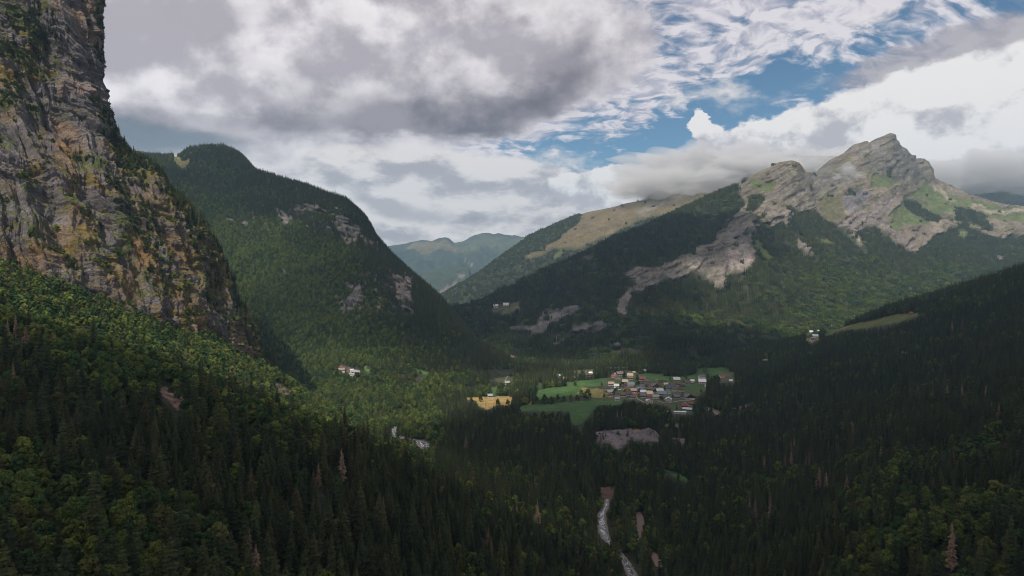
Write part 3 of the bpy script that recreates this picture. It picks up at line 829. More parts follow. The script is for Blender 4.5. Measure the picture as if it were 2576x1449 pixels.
# ------------------------------------------------------------------ the rock face, left
def cliff():
    # rows from the foot up; each from the left, along the face to its edge, then round behind it
    rows = [
        [(-700, 830, 690), (0, 760, 860), (240, 830, 915), (430, 890, 1010), (600, 960, 1180), (705, 1020, 1300), (760, 1050, 1420), (700, 1000, 1600)],
        [(-700, 640, 720), (0, 640, 890), (240, 720, 940), (430, 790, 1040), (560, 840, 1150), (640, 878, 1240), (672, 900, 1330), (640, 880, 1500)],
        [(-700, 520, 760), (0, 560, 905), (200, 640, 950), (400, 720, 1040), (520, 770, 1130), (590, 800, 1210), (618, 812, 1300), (590, 800, 1480)],
        [(-700, 360, 800), (0, 480, 930), (160, 540, 970), (320, 600, 1040), (450, 640, 1110), (530, 672, 1180), (558, 685, 1270), (530, 670, 1450)],
        [(-700, 220, 840), (0, 400, 955), (130, 440, 990), (260, 480, 1040), (370, 510, 1090), (450, 535, 1150), (478, 545, 1240), (450, 535, 1420)],
        [(-700, 80, 880), (0, 320, 985), (90, 350, 1010), (180, 375, 1040), (260, 400, 1080), (330, 432, 1130), (362, 446, 1220), (330, 430, 1400)],
        [(-700, -80, 920), (0, 230, 1010), (70, 250, 1030), (140, 265, 1055), (210, 285, 1085), (252, 305, 1115), (278, 322, 1190), (240, 300, 1360)],
        [(-700, -200, 950), (0, 130, 1030), (60, 140, 1045), (120, 150, 1065), (190, 160, 1090), (238, 170, 1120), (252, 176, 1180), (225, 170, 1340)],
        [(-700, -330, 980), (0, 20, 1050), (60, 25, 1060), (120, 30, 1080), (180, 34, 1100), (228, 40, 1125), (243, 46, 1180), (225, 40, 1340)],
        [(-700, -420, 1020), (0, -110, 1090), (60, -110, 1100), (120, -110, 1110), (170, -105, 1130), (200, -95, 1150), (214, -90, 1200), (190, -90, 1360)],
        [(-700, -480, 1100), (0, -170, 1180), (50, -170, 1190), (100, -170, 1200), (130, -165, 1220), (160, -160, 1230), (170, -160, 1260), (150, -160, 1400)],
        [(-700, -440, 1500), (0, -140, 1500), (50, -140, 1500), (90, -140, 1500), (110, -140, 1500), (130, -130, 1500), (140, -130, 1500), (120, -120, 1500)],
    ]
    nr, nc = 640, 560
    L = []
    for r in rows:
        r = np.array(r, float)
        p = place(r[:, 0], r[:, 1], r[:, 2])
        # even spacing that favours the seen part
        t = np.array([0, .22, .36, .50, .64, .78, .88, 1.0])
        ti = np.linspace(0, 1, nc)
        L.append(np.stack([np.interp(ti, t, p[:, k]) for k in range(3)], -1))
    A = np.array(L)
    for k in range(3):
        for i in range(len(A)):
            A[i, :, k] = smooth1(A[i, :, k], 9)
    P = catmull(A, nr)
    du = np.gradient(P, axis=1); dv = np.gradient(P, axis=0)
    N = np.cross(du, dv); N /= np.linalg.norm(N, axis=-1, keepdims=True) + 1e-9
    if N[nr // 2, nc // 2, 1] > 0: N = -N
    for k in range(3):   # calm the guide normals
        for _ in range(12):
            N[..., k] = (N[..., k] + np.roll(N[..., k], 3, 0) + np.roll(N[..., k], -3, 0) + np.roll(N[..., k], 3, 1) + np.roll(N[..., k], -3, 1)) / 5
    N /= np.linalg.norm(N, axis=-1, keepdims=True) + 1e-9
    x, y, z = P[..., 0], P[..., 1], P[..., 2]
    s = x * .62 + y * .78
    wv = fbm(s / 60, z / 90, 2.0, 3) * 22
    s2 = s + wv + z * .16
    big = fbm(s2 / 75, z / 330, 1.0, 4, .5, True)
    flute = fbm(s2 / 19, z / 110, 6.0, 4, .55, True)
    dip = z + s * .42 + fbm(s / 80, z / 80, 5.0, 3) * 26
    led = perlin(s / 120, dip / 13.0, 3.0) + .6 * perlin(s / 50, dip / 5.2, 7.0)
    fold = fbm(s / 26, dip / 15, 11.0, 5, .62)
    fine = fbm(s / 7, z / 9, 13.0, 4, .6)
    blk = fbm(s2 / 34, z / 46, 21.0, 4, .55)
    edge = np.clip((np.linspace(1, 0, nc) - .10) / .12, .25, 1)[None, :]
    disp = big * 27 + flute * 10.5 + np.sign(led) * np.abs(led) ** .6 * 3.2 + fold * 7.5 + fine * 2.2 + blk * 13
    P = P + N * (disp * edge)[..., None]
    du = np.gradient(P, axis=1); dv = np.gradient(P, axis=0)
    N2 = np.cross(du, dv); N2 /= np.linalg.norm(N2, axis=-1, keepdims=True) + 1e-9
    if N2[nr // 2, nc // 2, 1] > 0: N2 = -N2
    # colours
    px, py = plan(P)
    g = fbm(s / 40, dip / 22, 31.0, 5, .6)
    warm = fbm(s2 / 48, z / 85, 41.0, 5, .6)
    v1 = fbm(s / 30 + z / 90, z / 34, 51.0, 5, .62)
    base = np.array([.112, .100, .103]) * np.clip(1 + .85 * g + .45 * blk + .3 * fine, .35, 2.4)[..., None]
    wm = np.clip((warm - .06) * 2.6 + np.exp(-((px - 165) / 40) ** 2 - ((py - 340) / 70) ** 2) * .9 + np.clip((py - 420) / 500, 0, .35), 0, 1)[..., None]
    base = base * (1 - wm) + np.array([.195, .118, .060]) * (1 + .6 * g + .25 * fine)[..., None] * wm
    dk = np.clip((fbm(s2 / 9, z / 130, 61.0, 4, .6) - .12) * 3, 0, .62)[..., None]
    base = base * (1 - dk) + np.array([.075, .070, .075]) * dk
    up = np.clip((N2[..., 2] - .30) * 3.0, 0, 1)
    shelf = np.exp(-((px - 70) / 95) ** 2 - ((py - 150) / 95) ** 2) * .55
    pyr = np.clip((py - 330) / 260, 0, 1) * .16
    slab = np.exp(-((px - 215) / 60) ** 2 - ((py - 150) / 130) ** 2) * .5
    vegf = v1 * 1.25 + up * .6 + shelf + pyr * 1.5 - slab - .02
    vm = np.clip((vegf - .26) * 6, 0, 1)[..., None]
    vk = np.clip((fbm(s / 50, z / 50, 71.0, 4) * 2.2 + .45), 0, 1)[..., None]
    vegc = np.array([.115, .085, .030]) * (1 - vk) + np.array([.050, .062, .020]) * vk
    base = base * (1 - vm) + vegc * (1 + .5 * fine)[..., None] * vm
    o = link(bpy.data.objects.new('rock_face', raw_mesh('rock_face', P.reshape(-1, 3), grid_faces(nr, nc), M_CLIFF, np.clip(base, .01, 1).reshape(-1, 3), smooth=False)))
    tag(o, kind='structure')
    return o, P, N2, vegf


M_CLIFF = terrain_mat('rock_cover', 2.2, .9)
oA, AP_, AN_, aveg = cliff()


# ------------------------------------------------------------------ trees
def leaf_mat(name, a, b, dry=None, rough=.9):
    """foliage: hue wanders from stand to stand and from tree to tree"""
    def f(n, bs):
        geo = n.node('ShaderNodeNewGeometry')
        pos = E(n, geo.outputs['Position'])
        oi = n.node('ShaderNodeObjectInfo')
        rnd = E(n, oi.outputs['Random'])
        loc = E(n, oi.outputs['Location'])
        stand = n.noise(loc, 1 / 140.0, 3, .6)
        c = n.mix(n.ss(stand + (rnd - .5) * .75, .28, .72), a, b)
        if dry:
            c = n.mix(n.ss(n.math('FRACT', rnd * 17.31), .86, 1.0, 0, .75), c, dry)
        fine = n.noise(pos, 1 / 1.4, 3, .6)
        k = n.ss(fine, .2, .8, .55, 1.5) * n.ss(n.math('FRACT', rnd * 7.77), 0, 1, .72, 1.3)
        return n.mix(1.0, c, n.vec(k, k, k), 'MULTIPLY')
    return material(name, f, rough, .12)


M_SPRUCE = leaf_mat('spruce_needles', (.019, .028, .013), (.034, .041, .015), (.060, .048, .022))
M_BROAD = leaf_mat('broad_leaves', (.028, .054, .017), (.080, .103, .020), (.095, .088, .03))
M_DEAD = leaf_mat('dead_twigs', (.125, .085, .062), (.17, .115, .082))
M_TRUNK = material('bark', lambda n, b: n.mix(n.noise(E(n, n.node('ShaderNodeNewGeometry').outputs['Position']), .8, 3), (.05, .04, .032), (.11, .09, .075)))


def trunk_geo(h, r, seg=5, lean=0.0):
    V, F = [], []
    hs = [0, .35, .7, 1.0]
    for i, t in enumerate(hs):
        for k in range(seg):
            a = k / seg * math.tau
            q = r * (1 - t) ** .8 + .03
            V.append((math.cos(a) * q + lean * t * t, math.sin(a) * q, t * h))
    for i in range(len(hs) - 1):
        for k in range(seg):
            k2 = (k + 1) % seg
            F.append((i * seg + k, i * seg + k2, (i + 1) * seg + k2, (i + 1) * seg + k))
    return np.array(V), np.array(F)


def spruce_geo(h, w_, whorls, per, rs, droop=.32, sparse=0.0, base=.06):
    """whorls of drooping branches, each a folded spray with ragged ends"""
    V, F = [], []
    for i in range(whorls):
        t = (i + rs.uniform(-.2, .2)) / whorls
        t = base + max(t, 0) * (1 - base)
        z = t * h
        rad = w_ * (1 - t) ** .63 * rs.uniform(.82, 1.15) + .12
        m = max(4, int(per * (1 - t * .45)))
        off = rs.uniform(0, math.tau)
        for j in range(m):
            if rs.random() < sparse: continue
            a = off + (j + rs.uniform(-.25, .25)) / m * math.tau
            L = rad * rs.uniform(.62, 1.18)
            dr = droop * rs.uniform(.6, 1.4)
            ca, sa = math.cos(a), math.sin(a)
            wd = L * .30 * rs.uniform(.8, 1.3) + .12
            th = h / whorls * .55
            q = len(V)
            p = lambda s, side, dz: V.append((ca * L * s - sa * side, sa * L * s + ca * side, z + dz))
            p(.04, 0, th * .7)
            p(.45, wd, -dr * L * .50 - th * .5)
            p(.50, 0, -dr * L * .24)
            p(.45, -wd, -dr * L * .50 - th * .5)
            p(.86, wd * .55, -dr * L * .95 - th * .3)
            p(.86, -wd * .55, -dr * L * .95 - th * .3)
            p(1.08, 0, -dr * L * .80)
            F += [(q, q + 1, q + 2), (q, q + 2, q + 3), (q + 2, q + 1, q + 4), (q + 2, q + 5, q + 3), (q + 2, q + 4, q + 6), (q + 2, q + 6, q + 5)]
    q = len(V)
    for k in range(3):
        a = k * math.tau / 3
        V.append((math.cos(a) * .28, math.sin(a) * .28, h * .93))
    V.append((0, 0, h * 1.03))
    F += [(q, q + 1, q + 3), (q + 1, q + 2, q + 3), (q + 2, q, q + 3)]
    return np.array(V), np.array(F)


def spruce_low(h, w_, tiers, seg, rs):
    V, F = [], []
    for i in range(tiers):
        t0, t1 = i / tiers, min(1, (i + 1.7) / tiers)
        r0 = w_ * (1 - t0) ** .8
        q = len(V)
        V.append((rs.uniform(-.2, .2), rs.uniform(-.2, .2), h * (t1 if i < tiers - 1 else 1.03)))
        off = rs.uniform(0, 6)
        for k in range(seg):
            a = off + k / seg * math.tau
            r = r0 * (rs.uniform(.95, 1.2) if k % 2 else rs.uniform(.5, .75))
            V.append((math.cos(a) * r, math.sin(a) * r, h * (t0 + .05) - r * .25 + (0 if k % 2 else .5)))
        for k in range(seg):
            F.append((q, q + 1 + k, q + 1 + (k + 1) % seg))
    return np.array(V), np.array(F)


def broad_geo(h, w_, lobes, leaves, size, rs, base=.22):
    """leaf sprays gathered on the outside of uneven lobes"""
    ctr = []
    for i in range(lobes):
        t = i / max(1, lobes - 1)
        a = i * 2.4 + rs.uniform(-.5, .5)
        zz = h * (base + .20 + (.70 - base) * t * rs.uniform(.85, 1.1))
        rr = w_ * (.62 * math.sin(math.pi * min(1, .25 + t * .72))) * rs.uniform(.65, 1.1)
        ctr.append((math.cos(a) * rr, math.sin(a) * rr, min(zz, h * .88), w_ * rs.uniform(.34, .55) * (1 - .25 * t)))
    V, F = [], []
    for k in range(leaves):
        cx, cy, cz, cr = ctr[k % lobes]
        n = rs.normal(size=3); n[2] = n[2] * .9 + .35
        n /= np.linalg.norm(n)
        rad = cr * rs.uniform(.72, 1.08)
        c = np.array([cx, cy, cz]) + n * rad * np.array([1, 1, .85])
        m = n + rs.normal(size=3) * .45; m[2] += .25; m /= np.linalg.norm(m)
        u = np.cross(m, rs.normal(size=3)); u /= np.linalg.norm(u) + 1e-9
        v = np.cross(m, u)
        s = size * rs.uniform(.6, 1.35)
        q = len(V)
        V += [c + u * s, c + v * s * .7 - m * .25 * s, c - u * s * .9, c - v * s * .8 - m * .2 * s]
        F += [(q, q + 1, q + 2), (q, q + 2, q + 3)]
    return np.array(V), np.array(F)


def tri_mesh(name, VF, mat):
    return raw_mesh(name, VF[0], VF[1], mat)


rs = np.random.default_rng(11)
CR_SP = [tri_mesh('spruce_crown', spruce_geo(25, rs.uniform(4.0, 5.2), 22, 11, rs), M_SPRUCE) for _ in range(5)]
TK_SP = tri_mesh('spruce_trunk', trunk_geo(24, .42), M_TRUNK)
CR_BR = [tri_mesh('broad_crown', broad_geo(18, rs.uniform(5.4, 6.8), 11, 1500, .62, rs), M_BROAD) for _ in range(4)]
TK_BR = tri_mesh('broad_trunk', trunk_geo(12, .40, lean=.8), M_TRUNK)
CR_SPL = [tri_mesh('small_spruce_crown', spruce_geo(25, rs.uniform(4.0, 5.2), 11, 7, rs, base=.03), M_SPRUCE) for _ in range(3)]
CR_BRL = [tri_mesh('small_broad_crown', broad_geo(17, rs.uniform(5.2, 6.4), 9, 230, 1.45, rs, base=.1), M_BROAD) for _ in range(3)]
CR_DEAD = [tri_mesh('dead_crown', spruce_geo(25, rs.uniform(3.0, 4.2), 26, 9, rs, droop=.50, sparse=.22, base=.15), M_DEAD) for _ in range(3)]
TK_DEAD = tri_mesh('dead_trunk', trunk_geo(25, .34), material('dead_wood', lambda n, b: (.27, .21, .18)))


def clump(spruce):
    V, F, o = [], [], 0
    for k in range(9):
        a, r = k * 2.4, 3.6 * math.sqrt(k) * 1.15
        h = rs.uniform(15, 25)
        g = spruce_low(h, rs.uniform(3.0, 4.2), 3, 6, rs) if spruce else broad_geo(h * .72, rs.uniform(4.2, 5.6), 4, 26, 2.6, rs, base=.05)
        V.append(g[0] + np.array([math.cos(a) * r, math.sin(a) * r, -3 - (0 if spruce else 1)])); F.append(g[1] + o); o += len(g[0])
    return np.concatenate(V), np.concatenate(F)


CL_SP = [tri_mesh('spruce_clump', clump(True), M_SPRUCE) for _ in range(3)]
CL_BR = [tri_mesh('broad_clump', clump(False), M_BROAD) for _ in range(3)]


def tree(kind, loc, s, sx, rz, label, cat, group, crown, trunk, tilt=0.0):
    r = link(bpy.data.objects.new(kind, None))
    r.empty_display_size = 2
    r.location = loc; r.rotation_euler = (tilt, 0, rz); r.scale = (sx, sx, s)
    tag(r, label, cat, group)
    t = link(bpy.data.objects.new('trunk', trunk), r)
    c = link(bpy.data.objects.new('crown', crown), r)
    return r, c


# ---- where trees stand in the valley
def sample_ground(step, y0, y1, wedge=.86):
    ys = np.arange(y0, y1, step)
    out = []
    for y in ys:
        xs = np.arange(-wedge * y - 20, wedge * y + 20, step)
        out.append(np.stack([xs, np.full_like(xs, y)], -1))
    p = np.concatenate(out)
    return p + rng.uniform(-.48, .48, p.shape) * step


def clear_of(P, H, polys, fr=(0, .45, .85), amt=.24):
    ok = np.ones(len(P), bool)
    for f in fr:
        Q = P.copy(); Q[:, 2] += H * f
        px, py = jitter_plan(Q, amt)
        for poly in polys:
            ok &= ~inside(poly, px, py)
    return ok


S = np.concatenate([sample_ground(6.2, 110, 900), sample_ground(7.0, 900, 2500, .80)])
SZ = ground_z(S[:, 0], S[:, 1])
S = np.column_stack([S, SZ])
spx, spy = plan(S)
# leave out what lies under the mountain foot or far outside the view
keep = (spx > -160) & (spx < 2740) & (spy < 1700)
S, spx, spy = S[keep], spx[keep], spy[keep]
# kind of tree
nz = fbm(S[:, 0] / 120, S[:, 1] / 120, 2.0, 3) + rng.normal(0, .26, len(S))
left = 1 / (1 + np.exp((S[:, 0] + 160 + .05 * S[:, 1]) / 60))
mid_left = np.clip(1.2 - np.abs(spy - (760 + .30 * spx)) / 170, 0, 1) * (spx < 1100)
corner = np.exp(-((spx - 2350) / 330) ** 2 - ((spy - 1350) / 220) ** 2)
bl = np.exp(-((spx - 150) / 330) ** 2 - ((spy - 1330) / 230) ** 2)
pb = -.16 + mid_left * .70 + corner * .38 + bl * .42 + .25 * np.exp(-((spx - 1450) / 260) ** 2 - ((spy - 1290) / 90) ** 2) + .3 * np.exp(-((spx - 1560) / 160) ** 2 - ((spy - 1060) / 26) ** 2) \
    + .25 * np.exp(-((spx - 1150) / 170) ** 2 - ((spy - 960) / 60) ** 2) + .5 * np.exp(-((spx - 1090) / 60) ** 2 - ((spy - 1110) / 25) ** 2)
broad = (nz * .9 + pb) > .12
H = np.where(broad, rng.normal(13.2, 2.6, len(S)), rng.normal(19.5, 5.2, len(S)))
H = np.clip(H, 8, 33)
ok = clear_of(S, H, T_CLEAR)
gvl = inside(T_AREAS[24][0], *plan(S)) & (rng.random(len(S)) < .03 + .6 * (fbm(S[:, 0] / 34, S[:, 1] / 34, 4.0, 3) > .10))
for _p in (28, 29, 30, 31): gvl |= inside(T_AREAS[_p][0], *plan(S)) & (rng.random(len(S)) < .16)
H[gvl] *= .6
ok |= gvl
ok &= (rng.random(len(S)) < np.where(broad, .80, .95))
ok &= fbm(S[:, 0] / 26, S[:, 1] / 26, 9.0, 2) < .42      # small gaps in the canopy
S, broad, H, spx, spy = S[ok], broad[ok], H[ok], spx[ok], spy[ok]
_, cliffpy = None, None

# ---- which of them show (running skyline from near to far)
order = np.argsort(S[:, 1])
NCOL = 2900 // 4
sky = np.full(NCOL, 1e9)
vis = np.zeros(len(S)); room = np.zeros(len(S))
top = S.copy(); top[:, 2] += H
tpx, tpy = plan(top)
for i in order:
    wpx = (3.4 if not broad[i] else 5.5) * 1740 / S[i, 1] * .7
    a, b = int((tpx[i] - wpx + 160) / 4), int((tpx[i] + wpx + 160) / 4) + 1
    a, b = max(a, 0), min(b, NCOL)
    if b <= a: continue
    hh_ = spy[i] - tpy[i]
    lim = min(np.median(sky[a:b]), 1449)
    vis[i] = min(lim - tpy[i], hh_) * (b - a)
    room[i] = lim - tpy[i]
    c = tpy[i] + hh_ * (.55 if not broad[i] else .35)
    sky[a:b] = np.minimum(sky[a:b], c)
infr = (tpx > 8) & (tpx < 2568) & (tpy < 1430)
area = np.where(infr & (room > .35 * (spy - tpy)), vis, -1)

# parts of the near forest, told apart by where they stand
ZONES = [(lambda x, y: x < 300 and y < 1180, 'at the left edge under the rock face'), (lambda x, y: x < 300, 'in the bottom left corner'),
         (lambda x, y: x < 620 and y < 1180, 'beside the pink landslip on the left slope'), (lambda x, y: x < 620, 'left of the pink landslip track at the bottom'),
         (lambda x, y: x < 1000 and y < 1250, 'round the tall reddish dead spruce on the left'), (lambda x, y: x < 1000, 'right of the pink landslip track at the bottom'),
         (lambda x, y: x < 1300 and y < 1300, 'between the upper stream and the bottom edge'), (lambda x, y: x < 1300, 'at the bottom edge left of the centre'),
         (lambda x, y: x < 1680, 'at the lower stream'), (lambda x, y: x < 2100, 'at the bottom edge right of the lower stream'),
         (lambda x, y: x < 2380 and y < 1280, 'near the pinkish dead cluster on the right slope'), (lambda x, y: x < 2380, 'left of the tall bare dead spruce'),
         (lambda x, y: y < 1280, 'at the right edge above the tall bare dead spruce'), (lambda x, y: True, 'in the bottom right corner')]


def near_label(isb, x, y, h):
    z = next(t for f, t in ZONES if f(x, y))
    tall = h > (14 if isb else 21)
    if isb: return ('large round leafy tree ' if tall else 'smaller round leafy tree ') + z, 'leafy trees ' + z
    return ('tall dark green spruce ' if tall else 'shorter dark green spruce ') + z, 'spruces ' + z


single = np.zeros(len(S), bool)
for isb in (False, True):
    idx = np.where((broad == isb) & (area > 0))[0]
    idx = idx[np.argsort(-area[idx])][:300]
    single[idx] = True
    for i in idx:
        lab, grp = near_label(isb, tpx[i], tpy[i], H[i])
        sc = H[i] / (18 if isb else 25)
        wd = sc * rng.uniform(.85, 1.15)
        cr = (CR_BR if isb else CR_SP)[rng.integers(4)]
        tree('broadleaf_tree' if isb else 'spruce_tree', S[i] - np.array([0, 0, .5]), sc, wd, rng.uniform(0, 6.28), lab, 'tree', grp, cr, TK_BR if isb else TK_SP)


# ---- trees that stand alone in the meadows
def on_ground(px, py):
    """ground point seen at a plan position"""
    d = np.linspace(200, 2700, 1200)
    Q = place(px, py, d)
    z = ground_z(Q[:, 0], Q[:, 1])
    hit = np.where(Q[:, 2] <= z)[0]
    k = hit[0] if len(hit) else 1199
    p = Q[k].copy(); p[2] = z[k]
    return p


LONE = [  # plan x, y of the foot; height m; width factor; kind; label
    (mm((735, 520)), 17, 1.25, 'b', 'round dark tree between the brown meadow and the small green field'),
    (mm((735, 655)), 15, 1.0, 'b', 'dark round tree right of the small green field above the golden field'),
    (mm((1010, 680)), 22, 1.0, 'b', 'pale green tall tree at the right end of the golden field'),
    (mm((1120, 800)), 19, 1.15, 'b', 'bushy green tree at the left tip of the long green meadow'),
    (mm((1230, 690)), 30, 1.25, 'b', 'largest brownish green tree between the golden field and the upper green meadow'),
    (mm((1310, 775)), 18, .9, 'b', 'dark tree at the left end of the hedge between the two green meadows'),
    (mm((1440, 765)), 20, 1.0, 'b', 'round dark tree standing second in the hedge between the green meadows'),
    (mm((1555, 765)), 16, .95, 'b', 'olive tree third in the hedge between the green meadows'),
    (mm((1660, 760)), 19, .9, 'b', 'thin topped tree in the middle of the hedge between the green meadows'),
    (mm((1760, 750)), 15, 1.0, 'b', 'low dark tree right of the middle of the meadow hedge'),
    (mm((1870, 745)), 17, 1.0, 'b', 'bushy tree near the right part of the meadow hedge'),
    (mm((1970, 735)), 14, 1.1, 'b', 'low bush at the foot of the big round tree in the hedge'),
    (mm((2150, 725)), 27, 1.15, 'b', 'big round dark tree at the right end of the meadow hedge near the village'),
    (mm((2040, 660)), 17, 1.0, 'b', 'brown green tree leaning against the big round tree by the village'),
    (mm((1940, 495)), 13, 1.3, 'b', 'low round tree on the far edge of the upper green meadow'),
    (mm((1470, 520)), 17, 1.1, 'b', 'dark tree at the left end of the far hedge above the green meadow'),
    (mm((1570, 510)), 16, 1.1, 'b', 'dark tree in the middle of the far hedge above the green meadow'),
    (mm((1690, 500)), 15, 1.2, 'b', 'dark tree at the right end of the far hedge above the green meadow'),
    (mm((410, 750)), 19, .75, 'b', 'slender pale tree at the upper edge of the golden field'),
    (mm((497, 825)), 14, .5, 's', 'thin small conifer standing alone in the golden field'),
    (mm((690, 835)), 20, .85, 'b', 'green tree standing at the lower edge of the golden field'),
    (mm((850, 820)), 16, 1.0, 'b', 'olive tree at the lower right of the golden field'),
    (mm((900, 350)), 12, 1.3, 'b', 'dark bush clump on the brown meadow beside the winding path'),
    (mm((2410, 690)), 12, 1.0, 'b', 'small dark tree on the straw coloured plot left of the village'),
    (vv((1525, 300)), 15, .95, 'b', 'round tree alone in the green meadow above the brown barn'),
    (vv((1830, 195)), 20, 1.1, 'b', 'broad dark tree behind the tall white house at the village edge'),
    (vv((1270, 315)), 11, .8, 'b', 'small tree left of the pale roofed chalet in the meadow'),
    (vv((530, 295)), 22, .8, 'b', 'dark tree between the cream roof and the red brown roof'),
    (vv((735, 330)), 19, .7, 'b', 'dark tree right of the cream roof at the top of the village'),
    (vv((1215, 230)), 23, .95, 'b', 'dark wide tree on the far edge of the meadow behind the village'),
    (vv((1480, 225)), 26, 1.0, 'b', 'tall dark tree at the far side of the village meadow'),
    (vv((1880, 300)), 19, .7, 'b', 'dark tree beside the tall white house'),
    (vv((1770, 510)), 9, 1.0, 'b', 'little dark bush at the bend of the pale road'),
    (vv((200, 600)), 11, .9, 'b', 'small round tree below the straw coloured plot'),
    (vv((160, 400)), 10, .9, 'b', 'small dark tree above the rust red shed'),
    (vv((1090, 330)), 11, .7, 's', 'little dark conifer by the orange shed in the meadow'),
    (vv((1700, 670)), 17, 1.0, 'b', 'leafy tree below the large gabled house at the village edge'),
    (vv((1375, 780)), 16, .8, 's', 'dark conifer between the village and the white barn'),
    (vv((380, 500)), 12, .8, 'b', 'small green tree among the left houses of the village'),
    (vv((760, 380)), 10, 1.2, 'b', 'low garden tree between the grey roof and the rust red roof'),
    (vv((130, 1205)), 6, 1.5, 'b', 'flat dark bush on the left of the gravel bank'),
    (vv((225, 1245)), 7, .9, 'b', 'round dark bush in the middle of the gravel bank'),
    (vv((430, 1190)), 7, 1.2, 'b', 'green bush on the back edge of the gravel bank'),
    (hh((555, 735)), 20, .9, 's', 'dark pointed conifer behind the hamlet on the right hillside'),
    (hh((815, 660)), 25, .8, 's', 'tallest dark conifer at the left end of the hillside meadow'),
]
for _k in range(30):
    _x, _y = random.uniform(300, 1600), random.uniform(340, 640)
    LONE.append((vv((_x, _y)), random.uniform(6, 12), random.uniform(.8, 1.2), 'b', 'small dark garden tree among the village houses'))
protoS, protoB = [], []
for (p, h, wf, k, lab) in LONE:
    q = on_ground(*p[0])
    isb = k == 'b'
    j = len(protoB) if isb else len(protoS)
    crs = CR_BRL if isb else CR_SPL
    cr = crs[j % 3]
    sc = h / (17 if isb else 25)
    r, c = tree('broadleaf_tree' if isb else 'spruce_tree', q - np.array([0, 0, .4]), sc, sc * wf, rng.uniform(0, 6.28), lab, 'tree', None, cr, TK_BR if isb else TK_SP)
    r['group'] = 'trees and bushes standing in the meadows'
    (protoB if isb else protoS).append(c)

# ---- dead spruces
DEADS = [
    (860, 1215, 500, 25, 'tall reddish dead spruce on the middle left slope'),
    (2393, 1440, 350, 26, 'tall bare dead spruce standing in the lower right corner'),
    (628, 1440, 300, 20, 'dead pinkish spruce at the top of the pink landslip track'),
    (645, 1460, 305, 17, 'shorter dead spruce right beside the pink landslip track'),
    (40, 850, 720, 25, 'dead grey spruce far left below the rock face'),
    (20, 860, 700, 23, 'leftmost bare dead trunk below the rock face'),
    (66, 870, 740, 22, 'third bare dead spruce from the left edge below the rock face'),
    (35, 1000, 480, 24, 'tall brown dead spruce at the left edge in the dark forest'),
    (545, 1110, 430, 20, 'bare pale trunks on the left slope beside the landslip'),
    (560, 1120, 430, 17, 'thin bare trunk right of the pale trunks on the left slope'),
    (965, 1340, 420, 22, 'slender dead spruce in the middle of the near slope'),
    (1352, 1325, 560, 22, 'dull brown dead spruce left of the lower stream'),
    (1172, 1145, 900, 26, 'dark red dead spruce in the centre of the valley forest'),
    (870, 1085, 1180, 18, 'pale dead spruce above the upper stream, left one'),
    (884, 1088, 1160, 20, 'pale dead spruce above the upper stream, middle one'),
    (948, 1095, 1130, 18, 'pale dead spruce above the upper stream, right one'),
    (1032, 1135, 1100, 20, 'orange brown dead spruce beside the white water of the upper stream'),
    (1120, 1160, 1000, 18, 'reddish dead spruce just right of the upper stream end'),
    (2060, 1240, 640, 25, 'pinkish dead spruce cluster on the right slope, tallest one'),
    (2078, 1238, 650, 20, 'pinkish dead spruce cluster on the right slope, right one'),
    (2130, 1245, 640, 20, 'thin dead trunk right of the pink dead cluster'),
    (1990, 1170, 760, 18, 'small dead spruce left above the pink dead cluster'),
    (2035, 1165, 780, 18, 'dead spruce top above the pink dead cluster'),
    (1975, 1175, 760, 14, 'lowest small dead spruce left above the pink cluster'),
    (2216, 1160, 700, 17, 'tan dead spruce in the middle of the right slope'),
    (1938, 1285, 640, 18, 'dead spruce low on the right slope, right of two'),
    (1900, 1305, 620, 20, 'dead spruce low on the right slope, left of two'),
    (2420, 1010, 880, 24, 'large dead spruce high on the right slope'),
    (2383, 1005, 900, 22, 'slender dead spruce left of the large one high on the right slope'),
    (2308, 1000, 980, 20, 'reddish dead spruce in the row high on the right slope'),
    (2290, 1006, 980, 16, 'short reddish dead spruce in the row high on the right slope'),
    (2265, 1008, 990, 14, 'shortest dead spruce at the left of the row on the right slope'),
    (2480, 1000, 900, 18, 'small dead spruce near the right edge high on the slope'),
    (2512, 1060, 780, 22, 'dead spruce near the right edge of the right slope'),
    (2145, 1095, 860, 20, 'dull dead spruce in the upper middle of the right slope'),
    (2420, 830, 1350, 24, 'brown dead spruce pair on the upper right slope, right one'),
    (2395, 835, 1350, 24, 'brown dead spruce pair on the upper right slope, left one'),
    (1986, 880, 1750, 22, 'brown dead spruce below the hamlet on the right hillside'),
    (700, 850, 2100, 34, 'tall pale dead tree on the wooded mountain left of centre'),
    (1553, 1055, 1330, 20, 'dark red dead spruce in front of the village, left one'),
    (1563, 1056, 1330, 19, 'dark red dead spruce in front of the village, right one'),
]
for _k in range(26):
    _x = random.uniform(1850, 2560)
    DEADS.append((_x, random.uniform(1010, 1330) if _x > 2150 else random.uniform(1080, 1350), 800, random.uniform(13, 21), 'reddish brown dead spruce scattered among the dark conifers of the right slope'))
for _k in range(8):
    DEADS.append((random.uniform(700, 1500), random.uniform(1200, 1400), 600, random.uniform(12, 18), 'thin reddish dead conifer scattered through the middle of the near forest'))
DPTS = []
for (x, y, d, h, lab) in DEADS:
    if d > 2000: q = place(x, y, d)
    else:
        q = on_ground(x, y)
        if q[1] < .6 * d or q[1] > 1.5 * d: q = place(x, y, d); q[2] = ground_z(q[0], q[1])
    h = h * q[1] / d if abs(q[1] / d - 1) < .5 and 'scattered' not in lab else h
    h = float(np.clip(h, 12, 36))
    sc = h / 25
    tree('dead_spruce', q - np.array([0, 0, .5]), sc, sc * rng.uniform(.85, 1.2), rng.uniform(0, 6.28), lab, 'dead tree', 'dead spruces standing in the forest', CR_DEAD[len(DPTS) % 3], TK_DEAD)
    DPTS.append((q[0], q[1], h))

